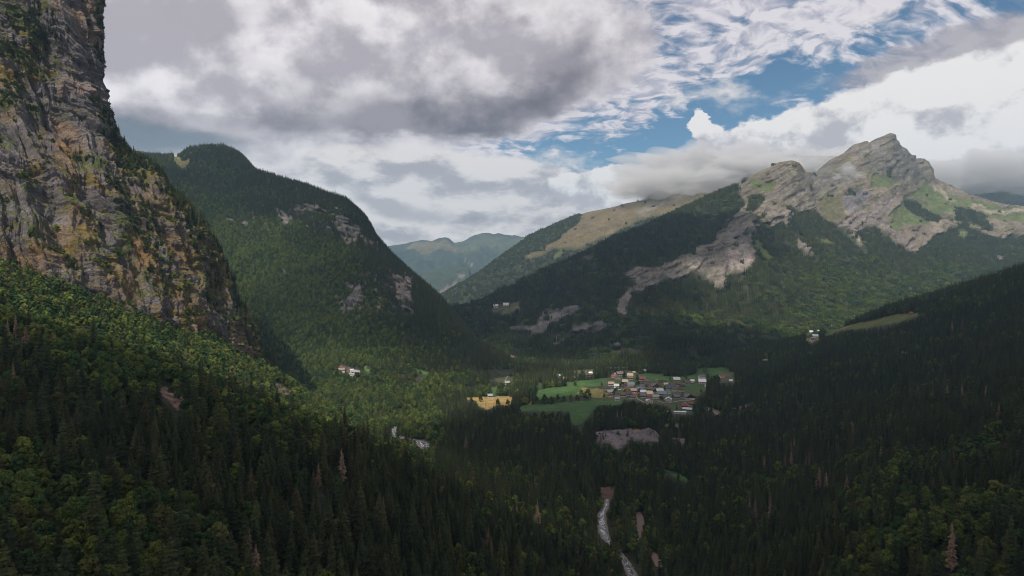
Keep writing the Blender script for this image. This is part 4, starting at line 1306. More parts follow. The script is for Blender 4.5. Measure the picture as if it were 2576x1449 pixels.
# room round the single trees
rest = ~single
for (x, y, h) in DPTS:
    d2 = (S[:, 0] - x) ** 2 + (S[:, 1] - y) ** 2
    rest &= d2 > 9
    # nothing tall right in front of a dead tree
    t = (y - S[:, 1]); off = np.abs(S[:, 0] - x * S[:, 1] / y)
    rest &= ~((t > 0) & (t < 26) & (off < 5))


# ---- the rest of the forest: one object for each wood
def instancer(name, pts, scale, rz, idx, protos):
    me = bpy.data.meshes.new(name)
    n = len(pts)
    me.vertices.add(n); me.vertices.foreach_set('co', np.asarray(pts, np.float32).ravel())
    for nm, ty, v in (('scl', 'FLOAT_VECTOR', scale), ('rot', 'FLOAT_VECTOR', np.column_stack([np.zeros(n), np.zeros(n), rz])), ('idx', 'INT', idx)):
        a = me.attributes.new(nm, ty, 'POINT')
        a.data.foreach_set('vector' if ty == 'FLOAT_VECTOR' else 'value', np.asarray(v, np.float32 if ty == 'FLOAT_VECTOR' else np.int32).ravel())
    o = link(bpy.data.objects.new(name, me))
    g = bpy.data.node_groups.new(name, 'GeometryNodeTree')
    g.interface.new_socket('Geometry', in_out='INPUT', socket_type='NodeSocketGeometry')
    g.interface.new_socket('Geometry', in_out='OUTPUT', socket_type='NodeSocketGeometry')
    N_ = g.nodes.new
    gi, go = N_('NodeGroupInput'), N_('NodeGroupOutput')
    iop = N_('GeometryNodeInstanceOnPoints'); jn = N_('GeometryNodeJoinGeometry')
    for pr in protos:
        oi = N_('GeometryNodeObjectInfo'); oi.inputs['Object'].default_value = pr; oi.inputs['As Instance'].default_value = True
        g.links.new(oi.outputs['Geometry'], jn.inputs[0])
    g.links.new(gi.outputs[0], iop.inputs['Points']); g.links.new(jn.outputs[0], iop.inputs['Instance'])
    iop.inputs['Pick Instance'].default_value = True
    for nm, ty, sk in (('scl', 'FLOAT_VECTOR', 'Scale'), ('rot', 'FLOAT_VECTOR', 'Rotation'), ('idx', 'INT', 'Instance Index')):
        na = N_('GeometryNodeInputNamedAttribute'); na.data_type = ty; na.inputs['Name'].default_value = nm
        out = [s for s in na.outputs if s.enabled][0]
        if sk == 'Rotation':
            e = N_('FunctionNodeEulerToRotation'); g.links.new(out, e.inputs[0]); out = e.outputs[0]
        g.links.new(out, iop.inputs[sk])
    g.links.new(iop.outputs[0], go.inputs[0])
    md = o.modifiers.new('growth', 'NODES'); md.node_group = g
    tag(o, kind='stuff')
    return o


def crowns(name):
    return [o for o in COL.objects if o.name.startswith('crown') and o.data is name]


_cr = {}
for o in COL.objects:
    if o.type == 'MESH': _cr.setdefault(o.data.name, o)
pS_hi = [_cr[m.name] for m in CR_SP if m.name in _cr][:4]
pB_hi = [_cr[m.name] for m in CR_BR if m.name in _cr][:4]
pS_lo = [_cr[m.name] for m in CR_SPL]
pB_lo = [_cr[m.name] for m in CR_BRL]


def plant(name, P, hh_, ref, protos, wlo=.85, whi=1.2):
    s = hh_ / ref
    wd = s * rng.uniform(wlo, whi, len(P))
    instancer(name, P - np.array([0, 0, .6]), np.column_stack([wd, wd, s]), rng.uniform(0, 6.28, len(P)), rng.integers(0, len(protos), len(P)), protos)


near = S[:, 1] < 640
for isb in (False, True):
    for nr_ in (True, False):
        m = rest & (broad == isb) & (near == nr_)
        pr = (pB_hi if nr_ else pB_lo) if isb else (pS_hi if nr_ else pS_lo)
        ref = 25 if not isb else (18 if nr_ else 17)
        nm = ('near' if nr_ else 'valley') + ('_leafy_wood' if isb else '_spruce_wood')
        plant(nm, S[m], H[m], ref, pr)
        print('FOREST', nm, int(m.sum()))


# ---- woods on the mountains
def sample_surface(P, step):
    """points spread evenly over a gridded surface"""
    a, b, c, d = P[:-1, :-1], P[:-1, 1:], P[1:, 1:], P[1:, :-1]
    nrm = np.cross(c - a, d - b)
    ar = .5 * np.abs(nrm[..., 2])                        # by plan area: steep walls carry few trees
    full = .5 * np.linalg.norm(nrm, axis=-1)
    ar = ar * .6 + full * .4
    k = ar / step ** 2
    n = np.floor(k + rng.random(k.shape)).astype(int)
    i, j = np.nonzero(n)
    r = np.repeat(np.arange(len(i)), n[i, j])
    i, j = i[r], j[r]
    u, v = rng.random((2, len(i), 1))
    q = (a[i, j] * (1 - u) + b[i, j] * u) * (1 - v) + (d[i, j] * (1 - u) + c[i, j] * u) * v
    nz_ = np.abs(nrm[..., 2])[i, j] / (2 * full[i, j] + 1e-9)
    return q, i, j, nz_


def facing(P, i, j):
    a, c, b, d = P[i, j], P[np.minimum(i + 1, P.shape[0] - 1), np.minimum(j + 1, P.shape[1] - 1)], P[i, np.minimum(j + 1, P.shape[1] - 1)], P[np.minimum(i + 1, P.shape[0] - 1), j]
    n = np.cross(c - a, d - b)
    n *= np.sign(n[:, 2:3]) + 1e-9
    v = np.array([0, 0, CAMZ]) - a
    return (n * v).sum(-1) / (np.linalg.norm(n, axis=-1) * np.linalg.norm(v, axis=-1) + 1e-9)


def wood(P, areas, step, keep, kind_fn, hs, hb, names, protos, amt=1.0, sparse_in=0.0, lim=(-80, 2660), whole=()):
    q, i, j, nz_ = sample_surface(P, step)
    f = facing(P, i, j)
    px, py = plan(q)
    ok = (f > -.25) & (px > lim[0]) & (px < lim[1])
    low_ = np.where(q[:, 1] < 2740, ground_z(q[:, 0], q[:, 1]), -1e9)
    ok &= q[:, 2] > low_ - 1
    q, px, py = q[ok], px[ok], py[ok]
    isb = kind_fn(q, px, py)
    h = np.where(isb, rng.normal(hb, hb * .14, len(q)), rng.normal(hs, hs * .18, len(q)))
    h = np.clip(h, 5, 34)
    cl = np.ones(len(q), bool)
    for fr in (0, .7):
        Q = q.copy(); Q[:, 2] += h * fr
        cl &= classify(Q, areas, amt, keep, whole) < 0
    if names[0].startswith('mountain'): cl &= clear_of(q, h, T_CLEAR)
    cl |= (rng.random(len(q)) < sparse_in) & ~((px > 1190) & (py > 915)) & (q[:, 2] < 1080) & (fbm(q[:, 0] / 60, q[:, 1] / 60, q[:, 2] / 40, 3) > .22)
    cl &= ~((px > 2080) & (px < 2360) & (py < 425))            # the summit is bare
    q, isb, h = q[cl], isb[cl], h[cl]
    for b_ in (False, True):
        m = isb == b_
        if not m.any(): continue
        print('FOREST', names[b_], int(m.sum()))
        plant(names[b_], q[m], h[m], protos[b_][1], protos[b_][0])


def kindC(q, px, py):
    ridge = np.interp(px, [300, 560, 640, 870, 950, 1060, 1210], [375, 363, 425, 497, 595, 702, 862])
    t = np.clip((py - ridge) / 190, 0, 1.3)
    dark = np.exp(-((px - 1020) / 130) ** 2) * .5
    return (fbm(q[:, 0] / 170, q[:, 1] / 170, 1.0, 3) + rng.normal(0, .2, len(q)) + t * 1.0 - .55 - dark) > 0


wood(CP_, C_AREAS, 7.6, None, kindC, 20, 14, ('mountain_spruce_wood', 'mountain_leafy_wood'), ((pS_lo, 25), (pB_lo, 17)), sparse_in=.10, lim=(250, 1460), whole=C_WHOLE)


# clumps of far trees: the first of each kind stands free on the bare slopes
def clump_tree(mesh, px, py, d, lab, P):
    pp = plan(P)
    k = np.argmin((pp[0] - px) ** 2 + (pp[1] - py) ** 2 + np.where(np.abs(P[..., 1] - d) > 900, 1e6, 0))
    o = link(bpy.data.objects.new('tree_clump', mesh))
    o.location = P.reshape(-1, 3)[k]
    tag(o, lab, 'tree clump', 'lone tree clumps on the bare slopes')
    return o


cS = [clump_tree(CL_SP[k], x, y, 6200, l, EP_) for k, (x, y, l) in enumerate([(1532, 552, 'dark tree clump high on the golden ridge slope'), (1500, 590, 'dark tree clump low on the golden ridge slope'), (1508, 545, 'small dark tree clump left on the golden ridge slope')])]
cB = [clump_tree(CL_BR[k], x, y, 5000, l, DP_) for k, (x, y, l) in enumerate([(2300, 520, 'dark bush clump on the green shoulder below the summit'), (2420, 556, 'bush clump on the right grassy spur below the summit'), (2140, 482, 'dark bush clump on the bare grass left of the summit foot')])]


def kindD(q, px, py):
    t = np.clip((px - 1850) / 250, 0, 1) * np.clip((py - 620) / 120, 0, 1)
    lo = np.clip((py - 600) / 300, 0, 1) * .25
    return (fbm(q[:, 0] / 260, q[:, 1] / 260, 5.0, 3) + rng.normal(0, .18, len(q)) + t * .75 + lo - .38) > 0


wood(DP_, D_AREAS, 19.0, D_FORESTED, kindD, 25, 25, ('long_mountain_spruce_wood', 'long_mountain_leafy_wood'), ((cS, 25), (cB, 25)), amt=.9, sparse_in=.04, lim=(960, 2660), whole=D_WHOLE)
wood(EP_, E_AREAS, 24.0, None, lambda q, px, py: rng.random(len(q)) < .25, 24, 24, ('ridge_spruce_wood', 'ridge_leafy_wood'), ((cS, 25), (cB, 25)), amt=.5, sparse_in=.05, lim=(1080, 2000), whole='all')


# ---- bushes and trees holding on to the rock face
def on_cliff():
    q, i, j, nz_ = sample_surface(AP_, 4.6)
    n = AN_[i, j]
    px, py = plan(q)
    v = aveg[i, j]
    edge = np.clip((j / AP_.shape[1] - .60) / .14, 0, 1) * (py > 270) * np.clip(1.1 - j / AP_.shape[1] * .3, 0, 1)
    up = np.clip(n[:, 2], 0, 1)
    upper_edge = (j / AP_.shape[1] > .76) & (py < 200)
    pine = np.exp(-((px - 110) / 55) ** 2 - ((py - 90) / 60) ** 2) + np.exp(-((px - 15) / 30) ** 2 - ((py - 225) / 40) ** 2) * 1.6
    gul = np.exp(-((px - (330 + (py - 470) * .35)) / 34) ** 2) * np.clip((py - 380) / 60, 0, 1) * np.clip((760 - py) / 80, 0, 1) + np.exp(-((px - (235 + (py - 250) * .8)) / 16) ** 2) * (py > 250) * (py < 420) * 1.3
    cl_ = np.clip(fbm(q[:, 0] / 45, q[:, 1] / 45, q[:, 2] / 30, 3) * 5 - .2, 0, 1)
    prob = np.clip((v - .34) * 1.5, 0, .6) * (up > .03) * cl_ + edge * .8 + pine * .28 + gul * .55 + upper_edge * .5
    ok = (rng.random(len(q)) < prob) & (px > -60) & (py > -60) & (py < 960)
    q, px, py, j = q[ok], px[ok], py[ok], j[ok]
    rim = (j / AP_.shape[1] > .70)
    sp = (rng.random(len(q)) < np.where(rim, .6, .25)) | ((px < 170) & (py < 140) & (rng.random(len(q)) < .6))
    h = np.where(sp, rng.uniform(7, 19, len(q)), rng.uniform(2.5, 9, len(q)))
    q = q + np.array([.5, -1.2, -.3])
    plant('rock_face_conifers', q[sp], h[sp], 25, pS_lo, .8, 1.3)
    plant('rock_face_bushes', q[~sp], h[~sp], 17, pB_lo, 1.0, 1.6)
    print('FOREST cliff', len(q))


on_cliff()


# ------------------------------------------------------------------ the village and the lone houses
def flat(name, c, rough=.9, spec=.15, grain=.25, sc=1.5):
    def f(n, b):
        a = n.noise(E(n, n.node('ShaderNodeNewGeometry').outputs['Position']), sc, 4, .65)
        k = n.ss(a, .25, .75, 1 - grain, 1 + grain)
        return n.mix(1.0, (*c, 1), n.vec(k, k, k), 'MULTIPLY')
    return material(name, f, rough, spec)


ROOFS = {'grey': (.24, .24, .26), 'slate': (.060, .062, .075), 'blue': (.13, .17, .20), 'paleblue': (.48, .56, .60), 'white': (.66, .66, .66), 'cream': (.48, .42, .28), 'tan': (.38, .28, .22),
         'rose': (.21, .15, .14), 'brown': (.105, .070, .062), 'dark': (.055, .042, .042), 'rust': (.19, .068, .048), 'orange': (.36, .10, .045), 'purple': (.12, .10, .115), 'light': (.44, .43, .42), 'yellow': (.46, .42, .22), 'teal': (.26, .33, .33), 'mint': (.42, .50, .40)}
WALLS = {'wood': (.085, .045, .032), 'white': (.60, .57, .53), 'orange': (.34, .12, .04), 'yellow': (.46, .25, .05), 'stone': (.26, .23, .20), 'red': (.22, .05, .045), 'beige': (.40, .34, .25), 'darkwood': (.045, .030, .026)}
MR = {k: flat('roof_' + k, v, .6, .25, .22, .8) for k, v in ROOFS.items()}
MW = {k: flat('wall_' + k, v, .9, .1, .2, 1.2) for k, v in WALLS.items()}
M_GLASS = material('window_glass', lambda n, b: (.02, .025, .03), .15, .5)
M_DOOR = material('door_wood', lambda n, b: (.05, .03, .02), .7)


def box(V, F, x0, x1, y0, y1, z0, z1):
    q = len(V)
    V += [(x0, y0, z0), (x1, y0, z0), (x1, y1, z0), (x0, y1, z0), (x0, y0, z1), (x1, y0, z1), (x1, y1, z1), (x0, y1, z1)]
    F += [(q, q + 3, q + 2, q + 1), (q + 4, q + 5, q + 6, q + 7), (q, q + 1, q + 5, q + 4), (q + 1, q + 2, q + 6, q + 5), (q + 2, q + 3, q + 7, q + 6), (q + 3, q, q + 4, q + 7)]


_win = None


def house(px, py, w_, roof, wall, label, ang=0.0, dep=1.0, low='white', h=None, cat='house', kind='house', chimney=True, gable=False, pitch=.66, loc=None):
    """w_ metres along the ridge; gable True turns the gable to the camera"""
    global _win
    g = on_ground(px, py) if loc is None else np.array(loc)
    L, D = (w_ * .5, w_ * dep * .5)
    if gable: L, D = D * .9, L * .95
    h = h or (4.6 if w_ > 9 else 2.8)
    hb = h * .42
    r = link(bpy.data.objects.new(kind, None))
    r.location = (g[0], g[1], g[2] - .3)
    r.rotation_euler = (0, 0, R(ang) + (math.pi / 2 if gable else 0))
    tag(r, label, cat, 'houses and sheds of the valley')
    V, F = [], []
    box(V, F, -L, L, -D, D, -2.5, hb)
    link(bpy.data.objects.new('base_wall', raw_mesh('base_wall', V, [np.array(F)], MW[low])), r)
    V = [(-L, -D, hb), (L, -D, hb), (L, D, hb), (-L, D, hb), (-L, -D, h), (L, -D, h), (L, D, h), (-L, D, h), (-L, 0, h + D * pitch), (L, 0, h + D * pitch)]
    F4 = [(0, 1, 5, 4), (2, 3, 7, 6), (1, 2, 6, 5), (3, 0, 4, 7)]
    V = [(x * 1.012, y * 1.012, z) for x, y, z in V]
    link(bpy.data.objects.new('upper_wall', raw_mesh('upper_wall', V, [np.array(F4), np.array([(4, 7, 8), (6, 5, 9)])], MW[wall])), r)
    # roof: two thick slabs with eaves
    o, t = 1.0 if w_ > 9 else .5, .28
    V, F = [], []
    rz = h + D * pitch + .12
    for s in (-1, 1):
        ey, ez = s * (D + o), h - o * pitch + .12
        q = len(V)
        V += [(-L - o, 0, rz), (L + o, 0, rz), (L + o, ey, ez), (-L - o, ey, ez), (-L - o, 0, rz + t), (L + o, 0, rz + t), (L + o, ey, ez + t), (-L - o, ey, ez + t)]
        F += [(q, q + 1, q + 2, q + 3), (q + 7, q + 6, q + 5, q + 4), (q + 2, q + 6, q + 7, q + 3), (q + 1, q + 5, q + 6, q + 2), (q + 3, q + 7, q + 4, q)]
    ro = link(bpy.data.objects.new('roof', raw_mesh('roof', V, [np.array(F)], MR[roof])), r)
    if chimney and w_ > 9:
        V, F = [], []
        cx = L * .4
        box(V, F, cx - .5, cx + .5, D * .3 - .5, D * .3 + .5, h + D * pitch * .5, h + D * pitch + .9)
        link(bpy.data.objects.new('chimney', raw_mesh('chimney', V, [np.array(F)], MW['stone'])), ro)
    if _win is None:
        V, F = [], []
        box(V, F, -.5, .5, -.06, .06, 0, 1.3)
        _win = (raw_mesh('window', V, [np.array(F)], M_GLASS), raw_mesh('door', [(x * 1.1, y, z * 1.6) for x, y, z in V], [np.array(F)], M_DOOR))
    if w_ > 8:
        n = 3 if w_ > 13 else 2
        # windows on the two walls turned to the camera
        for k in range(n):
            x = (-L + 2 * L * (k + .6) / (n + .2))
            for zz in ((hb + .5), (.2)):
                if zz < 1 and k == 1:
                    o2 = link(bpy.data.objects.new('door', _win[1]), r); o2.location = (x, -D * 1.012 - .03, 0); continue
                o2 = link(bpy.data.objects.new('window', _win[0]), r); o2.location = (x, -D * 1.012 - .03, zz)
        for s in (-1, 1):
            for y in (-D * .4, D * .4):
                o2 = link(bpy.data.objects.new('window', _win[0]), r); o2.location = (s * (L * 1.012 + .03), y, hb + .5); o2.rotation_euler = (0, 0, math.pi / 2)
    return r


K = .152
VH = [  # place on the village crop; width in its pixels; roof; wall; label; options
    (450, 222, 105, 'rose', 'wood', 'red brown roofed chalet at the top left of the village', {}),
    (352, 262, 65, 'orange', 'white', 'small orange roofed cottage with white wall at the top left', {}),
    (382, 218, 45, 'teal', 'stone', 'small teal roofed hut behind the orange roofed cottage', {}),
    (425, 285, 105, 'purple', 'stone', 'stone house with broad dark gable below the red brown chalet', dict(gable=True)),
    (622, 250, 95, 'cream', 'wood', 'chalet with large cream roof at the top of the village', {}),
    (635, 290, 70, 'rose', 'wood', 'rose roofed outbuilding right below the cream roof', {}),
    (680, 192, 50, 'yellow', 'wood', 'small pale yellow roofed hut behind the cream roofed chalet', {}),
    (610, 200, 30, 'orange', 'orange', 'tiny orange hut behind the cream roof', {}),
    (855, 172, 62, 'light', 'wood', 'light grey roofed chalet in the trees behind the village', {}),
    (905, 150, 60, 'slate', 'darkwood', 'dark slate roofed chalet in the trees behind the village', {}),
    (815, 305, 108, 'rust', 'darkwood', 'long chalet with rust red roof at the upper meadow edge', {}),
    (882, 345, 72, 'purple', 'wood', 'chalet with dark purple roof right of the rust red roof', {}),
    (882, 400, 90, 'brown', 'darkwood', 'brown roofed chalet in the middle of the upper village', {}),
    (540, 350, 95, 'cream', 'red', 'greenish cream roofed house with red wall at its left end', {}),
    (632, 395, 112, 'grey', 'beige', 'large grey roofed house with pale gable in the upper village', {}),
    (315, 388, 95, 'tan', 'wood', 'tan roofed chalet on the left edge of the village', {}),
    (400, 418, 80, 'white', 'stone', 'bright white roofed shed on the left side of the village', dict(chimney=False)),
    (385, 448, 55, 'paleblue', 'stone', 'low pale blue roofed shed below the white roof', dict(chimney=False)),
    (262, 462, 80, 'dark', 'darkwood', 'dark roofed chalet beside the straw coloured plot', {}),
    (165, 478, 42, 'rust', 'red', 'small rust red shed standing in the straw coloured plot', {}),
    (525, 430, 95, 'dark', 'darkwood', 'dark roofed chalet left of the yellow walled house', {}),
    (570, 470, 85, 'brown', 'yellow', 'bright yellow walled house with dark windows in the village centre', dict(low='yellow')),
    (676, 500, 98, 'tan', 'darkwood', 'dusty pink roofed house right of the yellow walled house', {}),
    (770, 470, 95, 'blue', 'darkwood', 'grey blue roofed house in the village centre', {}),
    (808, 425, 70, 'purple', 'stone', 'small grey roofed house behind the blue grey roof', {}),
    (770, 500, 80, 'brown', 'wood', 'low brown roofed house below the grey blue roof', {}),
    (918, 475, 82, 'brown', 'darkwood', 'grey brown roofed house left of the dark pointed gable', {}),
    (1030, 425, 150, 'purple', 'wood', 'big brown wooden chalet with broad gable facing the camera', dict(gable=True)),
    (1010, 500, 92, 'slate', 'darkwood', 'dark pointed gable house with greenish front', dict(gable=True, low='stone')),
    (1098, 505, 112, 'light', 'darkwood', 'light grey roofed house right of the dark pointed gable', {}),
    (1150, 550, 132, 'blue', 'wood', 'large slate blue roofed house in the lower village', dict(ang=-14)),
    (1258, 520, 55, 'blue', 'wood', 'small blue grey roofed hut right of the slate blue roof', {}),
    (1205, 402, 80, 'yellow', 'darkwood', 'pale yellow roofed shed at the right edge of the old village', dict(chimney=False)),
    (1268, 455, 165, 'slate', 'darkwood', 'wide dark slate roofed chalet below the pale yellow roof', {}),
    (1160, 365, 105, 'dark', 'darkwood', 'dark barn at the meadow edge left of the pale yellow roof', {}),
    (1350, 480, 90, 'brown', 'stone', 'brown roofed house right of the wide dark slate roof', {}),
    (1050, 320, 40, 'orange', 'darkwood', 'little orange roofed shed alone in the green meadow', {}),
    (1370, 318, 108, 'light', 'red', 'chalet with pale grey roof and dark red wall in the meadow', dict(low='beige')),
    (1410, 395, 62, 'brown', 'wood', 'small brown barn beside the curving track', {}),
    (1475, 420, 66, 'dark', 'darkwood', 'dark low barn below the brown barn in the meadow', {}),
    (1442, 480, 88, 'dark', 'wood', 'dark barn with a white patch at the right of the village', {}),
    (1540, 365, 105, 'brown', 'darkwood', 'large brown roofed barn below the round tree', {}),
    (1622, 345, 66, 'white', 'yellow', 'white roofed shed between the brown barn and the tall white house', dict(chimney=False)),
    (1780, 290, 96, 'purple', 'white', 'tall grey roofed white house at the village edge', dict(h=7.5)),
    (1785, 352, 122, 'white', 'red', 'white and red fronted building in front of the tall house', dict(chimney=False, low='white')),
    (2110, 262, 84, 'rust', 'white', 'white house with red roof near the forest on the right', dict(h=5.5)),
    (2250, 328, 55, 'white', 'white', 'little white roofed house half in the trees far right', dict(chimney=False)),
    (1942, 385, 50, 'white', 'stone', 'white roofed shed beside the pale road', dict(chimney=False)),
    (302, 522, 108, 'grey', 'darkwood', 'grey roofed house at the left end of the lower village', {}),
    (298, 575, 100, 'brown', 'orange', 'orange wooden gable chalet with white base, lower left of the village', dict(gable=True)),
    (508, 565, 90, 'brown', 'darkwood', 'dark brown roofed chalet left of the dark slate roof', {}),
    (600, 550, 108, 'slate', 'orange', 'dark slate roofed chalet with orange wooden wall', {}),
    (662, 605, 88, 'purple', 'darkwood', 'dark house at the forest edge below the orange wall', {}),
    (420, 610, 88, 'brown', 'darkwood', 'dark brown roofed shed at the lower forest edge', {}),
    (410, 632, 80, 'grey', 'stone', 'flat grey roofed shed against the dark spruces', dict(chimney=False)),
    (700, 548, 60, 'orange', 'orange', 'orange roofed annex beside the white parked trailer', dict(chimney=False)),
    (830, 520, 92, 'paleblue', 'darkwood', 'pale blue metal roofed house in the middle of the village', {}),
    (932, 545, 105, 'cream', 'wood', 'large beige roofed house above the rust red roof', {}),
    (818, 580, 108, 'purple', 'darkwood', 'purple grey roofed chalet below the pale blue metal roof', {}),
    (936, 592, 90, 'rust', 'darkwood', 'rust red roofed house below the beige roof', {}),
    (1028, 600, 98, 'grey', 'beige', 'grey roofed house with pale tall wall right of the rust red roof', {}),
    (1165, 610, 90, 'brown', 'wood', 'brown house below the slate blue roof', {}),
    (1242, 640, 108, 'paleblue', 'beige', 'house with bright pale blue roof sloping to the camera', dict(ang=-12, gable=True)),
    (1366, 600, 106, 'purple', 'darkwood', 'grey roofed house with a lit yellowish base', dict(low='beige')),
    (1565, 600, 165, 'purple', 'darkwood', 'large dark gabled chalet at the right end of the village', dict(gable=True, ang=14)),
    (1470, 590, 75, 'dark', 'darkwood', 'dark wing left of the large gabled chalet', {}),
    (1700, 582, 55, 'brown', 'darkwood', 'small dark shed right of the large gabled chalet', {}),
    (1870, 600, 62, 'tan', 'orange', 'brown and orange shed near the forest below the road bend', {}),
    (905, 650, 58, 'white', 'white', 'small white roofed shed in front of the dark trees', dict(chimney=False)),
    (948, 678, 76, 'rose', 'white', 'rose roofed cottage at the lower edge of the village', {}),
    (1495, 745, 105, 'rust', 'darkwood', 'rust roofed shed above the long white barn', dict(chimney=False)),
    (1600, 715, 80, 'rust', 'darkwood', 'dark red roofed tall shed right above the beige barn roof', {}),
    (1555, 800, 150, 'light', 'darkwood', 'barn with pale beige sloping roof below the village', dict(ang=-25, chimney=False, pitch=.25)),
    (1425, 850, 200, 'white', 'stone', 'long barn with bright white roof below the village', dict(chimney=False, pitch=.3, dep=.34)),
    (1240, 832, 26, 'white', 'white', 'tiny white hut left of the long white barn', dict(chimney=False)),
    (1050, 915, 70, 'mint', 'stone', 'pale green tunnel shed among bushes below the village', dict(chimney=False, low='beige')),
]
for (x, y, w_, ro, wa, lab, opt) in VH:
    (p,) = vv((x, y))
    g = on_ground(*p)
    o_ = dict(opt)
    a = o_.pop('ang', random.uniform(-9, 9))
    house(p[0], p[1], w_ * K * g[1] / 1700 * .93, ro, wa, lab, ang=a, **o_)
MH = [
    (1712, 350, 78, 'teal', 'wood', 'pale teal roofed chalet at the left end of the far hamlet', {}),
    (1745, 405, 120, 'rose', 'wood', 'broad rust brown chalet below the teal roofed one', {}),
    (1880, 335, 50, 'orange', 'stone', 'small orange roofed house in the far hamlet', {}),
    (1905, 380, 80, 'grey', 'stone', 'grey house below the orange roof in the far hamlet', {}),
    (2185, 305, 62, 'white', 'darkwood', 'white roofed house at the right of the far hamlet', {}),
    (2160, 335, 80, 'brown', 'darkwood', 'dark chalet below the white roofed house of the far hamlet', {}),
    (758, 315, 55, 'rust', 'red', 'little rust red barn alone on the brown meadow', {}),
    (562, 672, 80, 'grey', 'darkwood', 'grey roofed field barn above the golden field', {}),
    (848, 462, 80, 'grey', 'wood', 'grey roofed barn at the foot of the brown meadow', {}),
    (590, 475, 60, 'rose', 'stone', 'low farm building left of the round tree under the brown meadow', {}),
]
for (x, y, w_, ro, wa, lab, opt) in MH:
    (p,) = mm((x, y))
    g = on_ground(*p)
    house(p[0], p[1], w_ * K * g[1] / 1700 * .9, ro, wa, lab, ang=random.uniform(-15, 15), **opt)


# houses on the slopes: the ground they stand on is found by looking along the line of sight
def on_surface(px, py):
    best = None
    for o, P in ((ground, GP), (oC, CP_), (oD, DP_)):
        pp = plan(P)
        d2 = (pp[0] - px) ** 2 + (pp[1] - py) ** 2
        k = np.where(d2.ravel() < 16)[0]
        if len(k) == 0: continue
        q = P.reshape(-1, 3)[k]
        i = np.argmin(q[:, 1])
        if best is None or q[i, 1] < best[1]: best = q[i]
    return best


SH = [
    (kk7((675, 465)), 9, 'orange', 'orange', 'bright orange chalet in the wooded slope hamlet left of centre', dict(gable=True, low='white')),
    (kk7((775, 575)), 13, 'rose', 'stone', 'pinkish roofed long house below the orange chalet', {}),
    (kk7((1035, 575)), 9, 'light', 'stone', 'pale roofed hut in the wooded slope hamlet', {}),
    (kk7((1120, 640)), 12, 'grey', 'wood', 'grey roofed chalet in the middle of the slope hamlet', {}),
    (kk7((1262, 650)), 12, 'grey', 'wood', 'grey roofed chalet at the right end of the slope hamlet', {}),
    (kk7((1025, 695)), 7, 'grey', 'stone', 'small low house at the bottom of the slope hamlet', {}),
    (kk7((1145, 720)), 9, 'rose', 'orange', 'small orange walled house at the bottom of the slope hamlet', {}),
    (hh((422, 760)), 15, 'light', 'white', 'grey roofed white house in the hamlet on the right hillside', {}),
    (hh((565, 755)), 14, 'light', 'stone', 'pale roofed house right of the pointed conifer on the right hillside', {}),
    (hh((462, 860)), 17, 'paleblue', 'red', 'red brown chalet with pale metal roof on the right hillside', dict(low='white')),
    (hh((425, 905)), 12, 'brown', 'white', 'white fronted house just below the metal roofed chalet', {}),
    (hh((775, 670)), 10, 'blue', 'darkwood', 'small dark hut by the tallest conifer of the hillside meadow', {}),
    (hh((2030, 455)), 8.5, 'orange', 'orange', 'small orange cabin at the top of the hillside meadow', dict(low='orange')),
    (hh((1935, 1125)), 11, 'light', 'stone', 'lone pale roof among the trees of the right slope', {}),
    (c5((1165, 1022)), 24, 'light', 'stone', 'left grey barn on the small clearing of the long mountain', {}),
    (c5((1238, 1012)), 26, 'light', 'stone', 'right grey barn on the small clearing of the long mountain', {}),
    (b3((208, 612)), 12, 'orange', 'orange', 'red roofed hut at the right tip of the small green clearing', {}),
    (hh((-330, 1250)), 11, 'white', 'orange', 'white roofed house at the forest edge above the village', {}),
]
for (p, w_, ro, wa, lab, opt) in SH:
    q = on_surface(*p[0])
    if q is None: continue
    house(p[0][0], p[0][1], w_, ro, wa, lab, ang=random.uniform(-12, 12), loc=q + np.array([0, 0, 1.2 if q[1] > 2000 else .2]), **opt)


# ------------------------------------------------------------------ roads, streams, stones
def strip(name, pts, widths, lift, m, ragged=0.0, seg=3.0):
    """a ribbon laid on the ground through plan positions"""
    W = np.array([on_ground(*p) for p in pts])[:, :2]
    dd = np.concatenate([[0], np.cumsum(np.linalg.norm(np.diff(W, axis=0), axis=1))])
    n = max(4, int(dd[-1] / seg))
    t = np.linspace(0, dd[-1], n)
    x = smooth1(np.interp(t, dd, W[:, 0]), max(1, n // 14)); y = smooth1(np.interp(t, dd, W[:, 1]), max(1, n // 14))
    wd = np.interp(t, dd, widths)
    tx, ty = np.gradient(x), np.gradient(y)
    l = np.hypot(tx, ty) + 1e-9
    nx, ny = -ty / l, tx / l
    V = []
    ks = np.linspace(-1, 1, 7)
    for k in ks:
        ww = wd * .5 * (1 + ragged * fbm(t / 9, k * 3 + 5, len(name), 3))
        vx, vy = x + nx * ww * k, y + ny * ww * k
        V.append(np.stack([vx, vy, ground_z(vx, vy) + lift + (0.25 * (1 - abs(k)))], -1))
    V = np.stack(V, 1)
    o = link(bpy.data.objects.new(name, raw_mesh(name, V.reshape(-1, 3), grid_faces(n, 7), m, smooth=True)))
    tag(o, kind='structure')
    return o, x, y, wd, (nx, ny)


def gravel_mat(n, b):
    p = E(n, n.node('ShaderNodeNewGeometry').outputs['Position'])
    a = n.noise(p, .9, 6, .75)
    bump(n, b, a, .8, .4)
    return n.mix(n.ss(a, .3, .7), (.075, .062, .052), (.27, .235, .205))


def water_mat(n, b):
    p = E(n, n.node('ShaderNodeNewGeometry').outputs['Position'])
    a = n.noise(n.vmath('MULTIPLY', p, (.55, .30, .5)), .42, 7, .75, 1.4)
    bump(n, b, a, .6, .4)
    f = n.ss(a, .50, .58)
    n.put(b.inputs['Roughness'], n.ss(f, 0, 1, .12, .8))
    return n.mix(f, (.05, .068, .078), (.55, .56, .58))


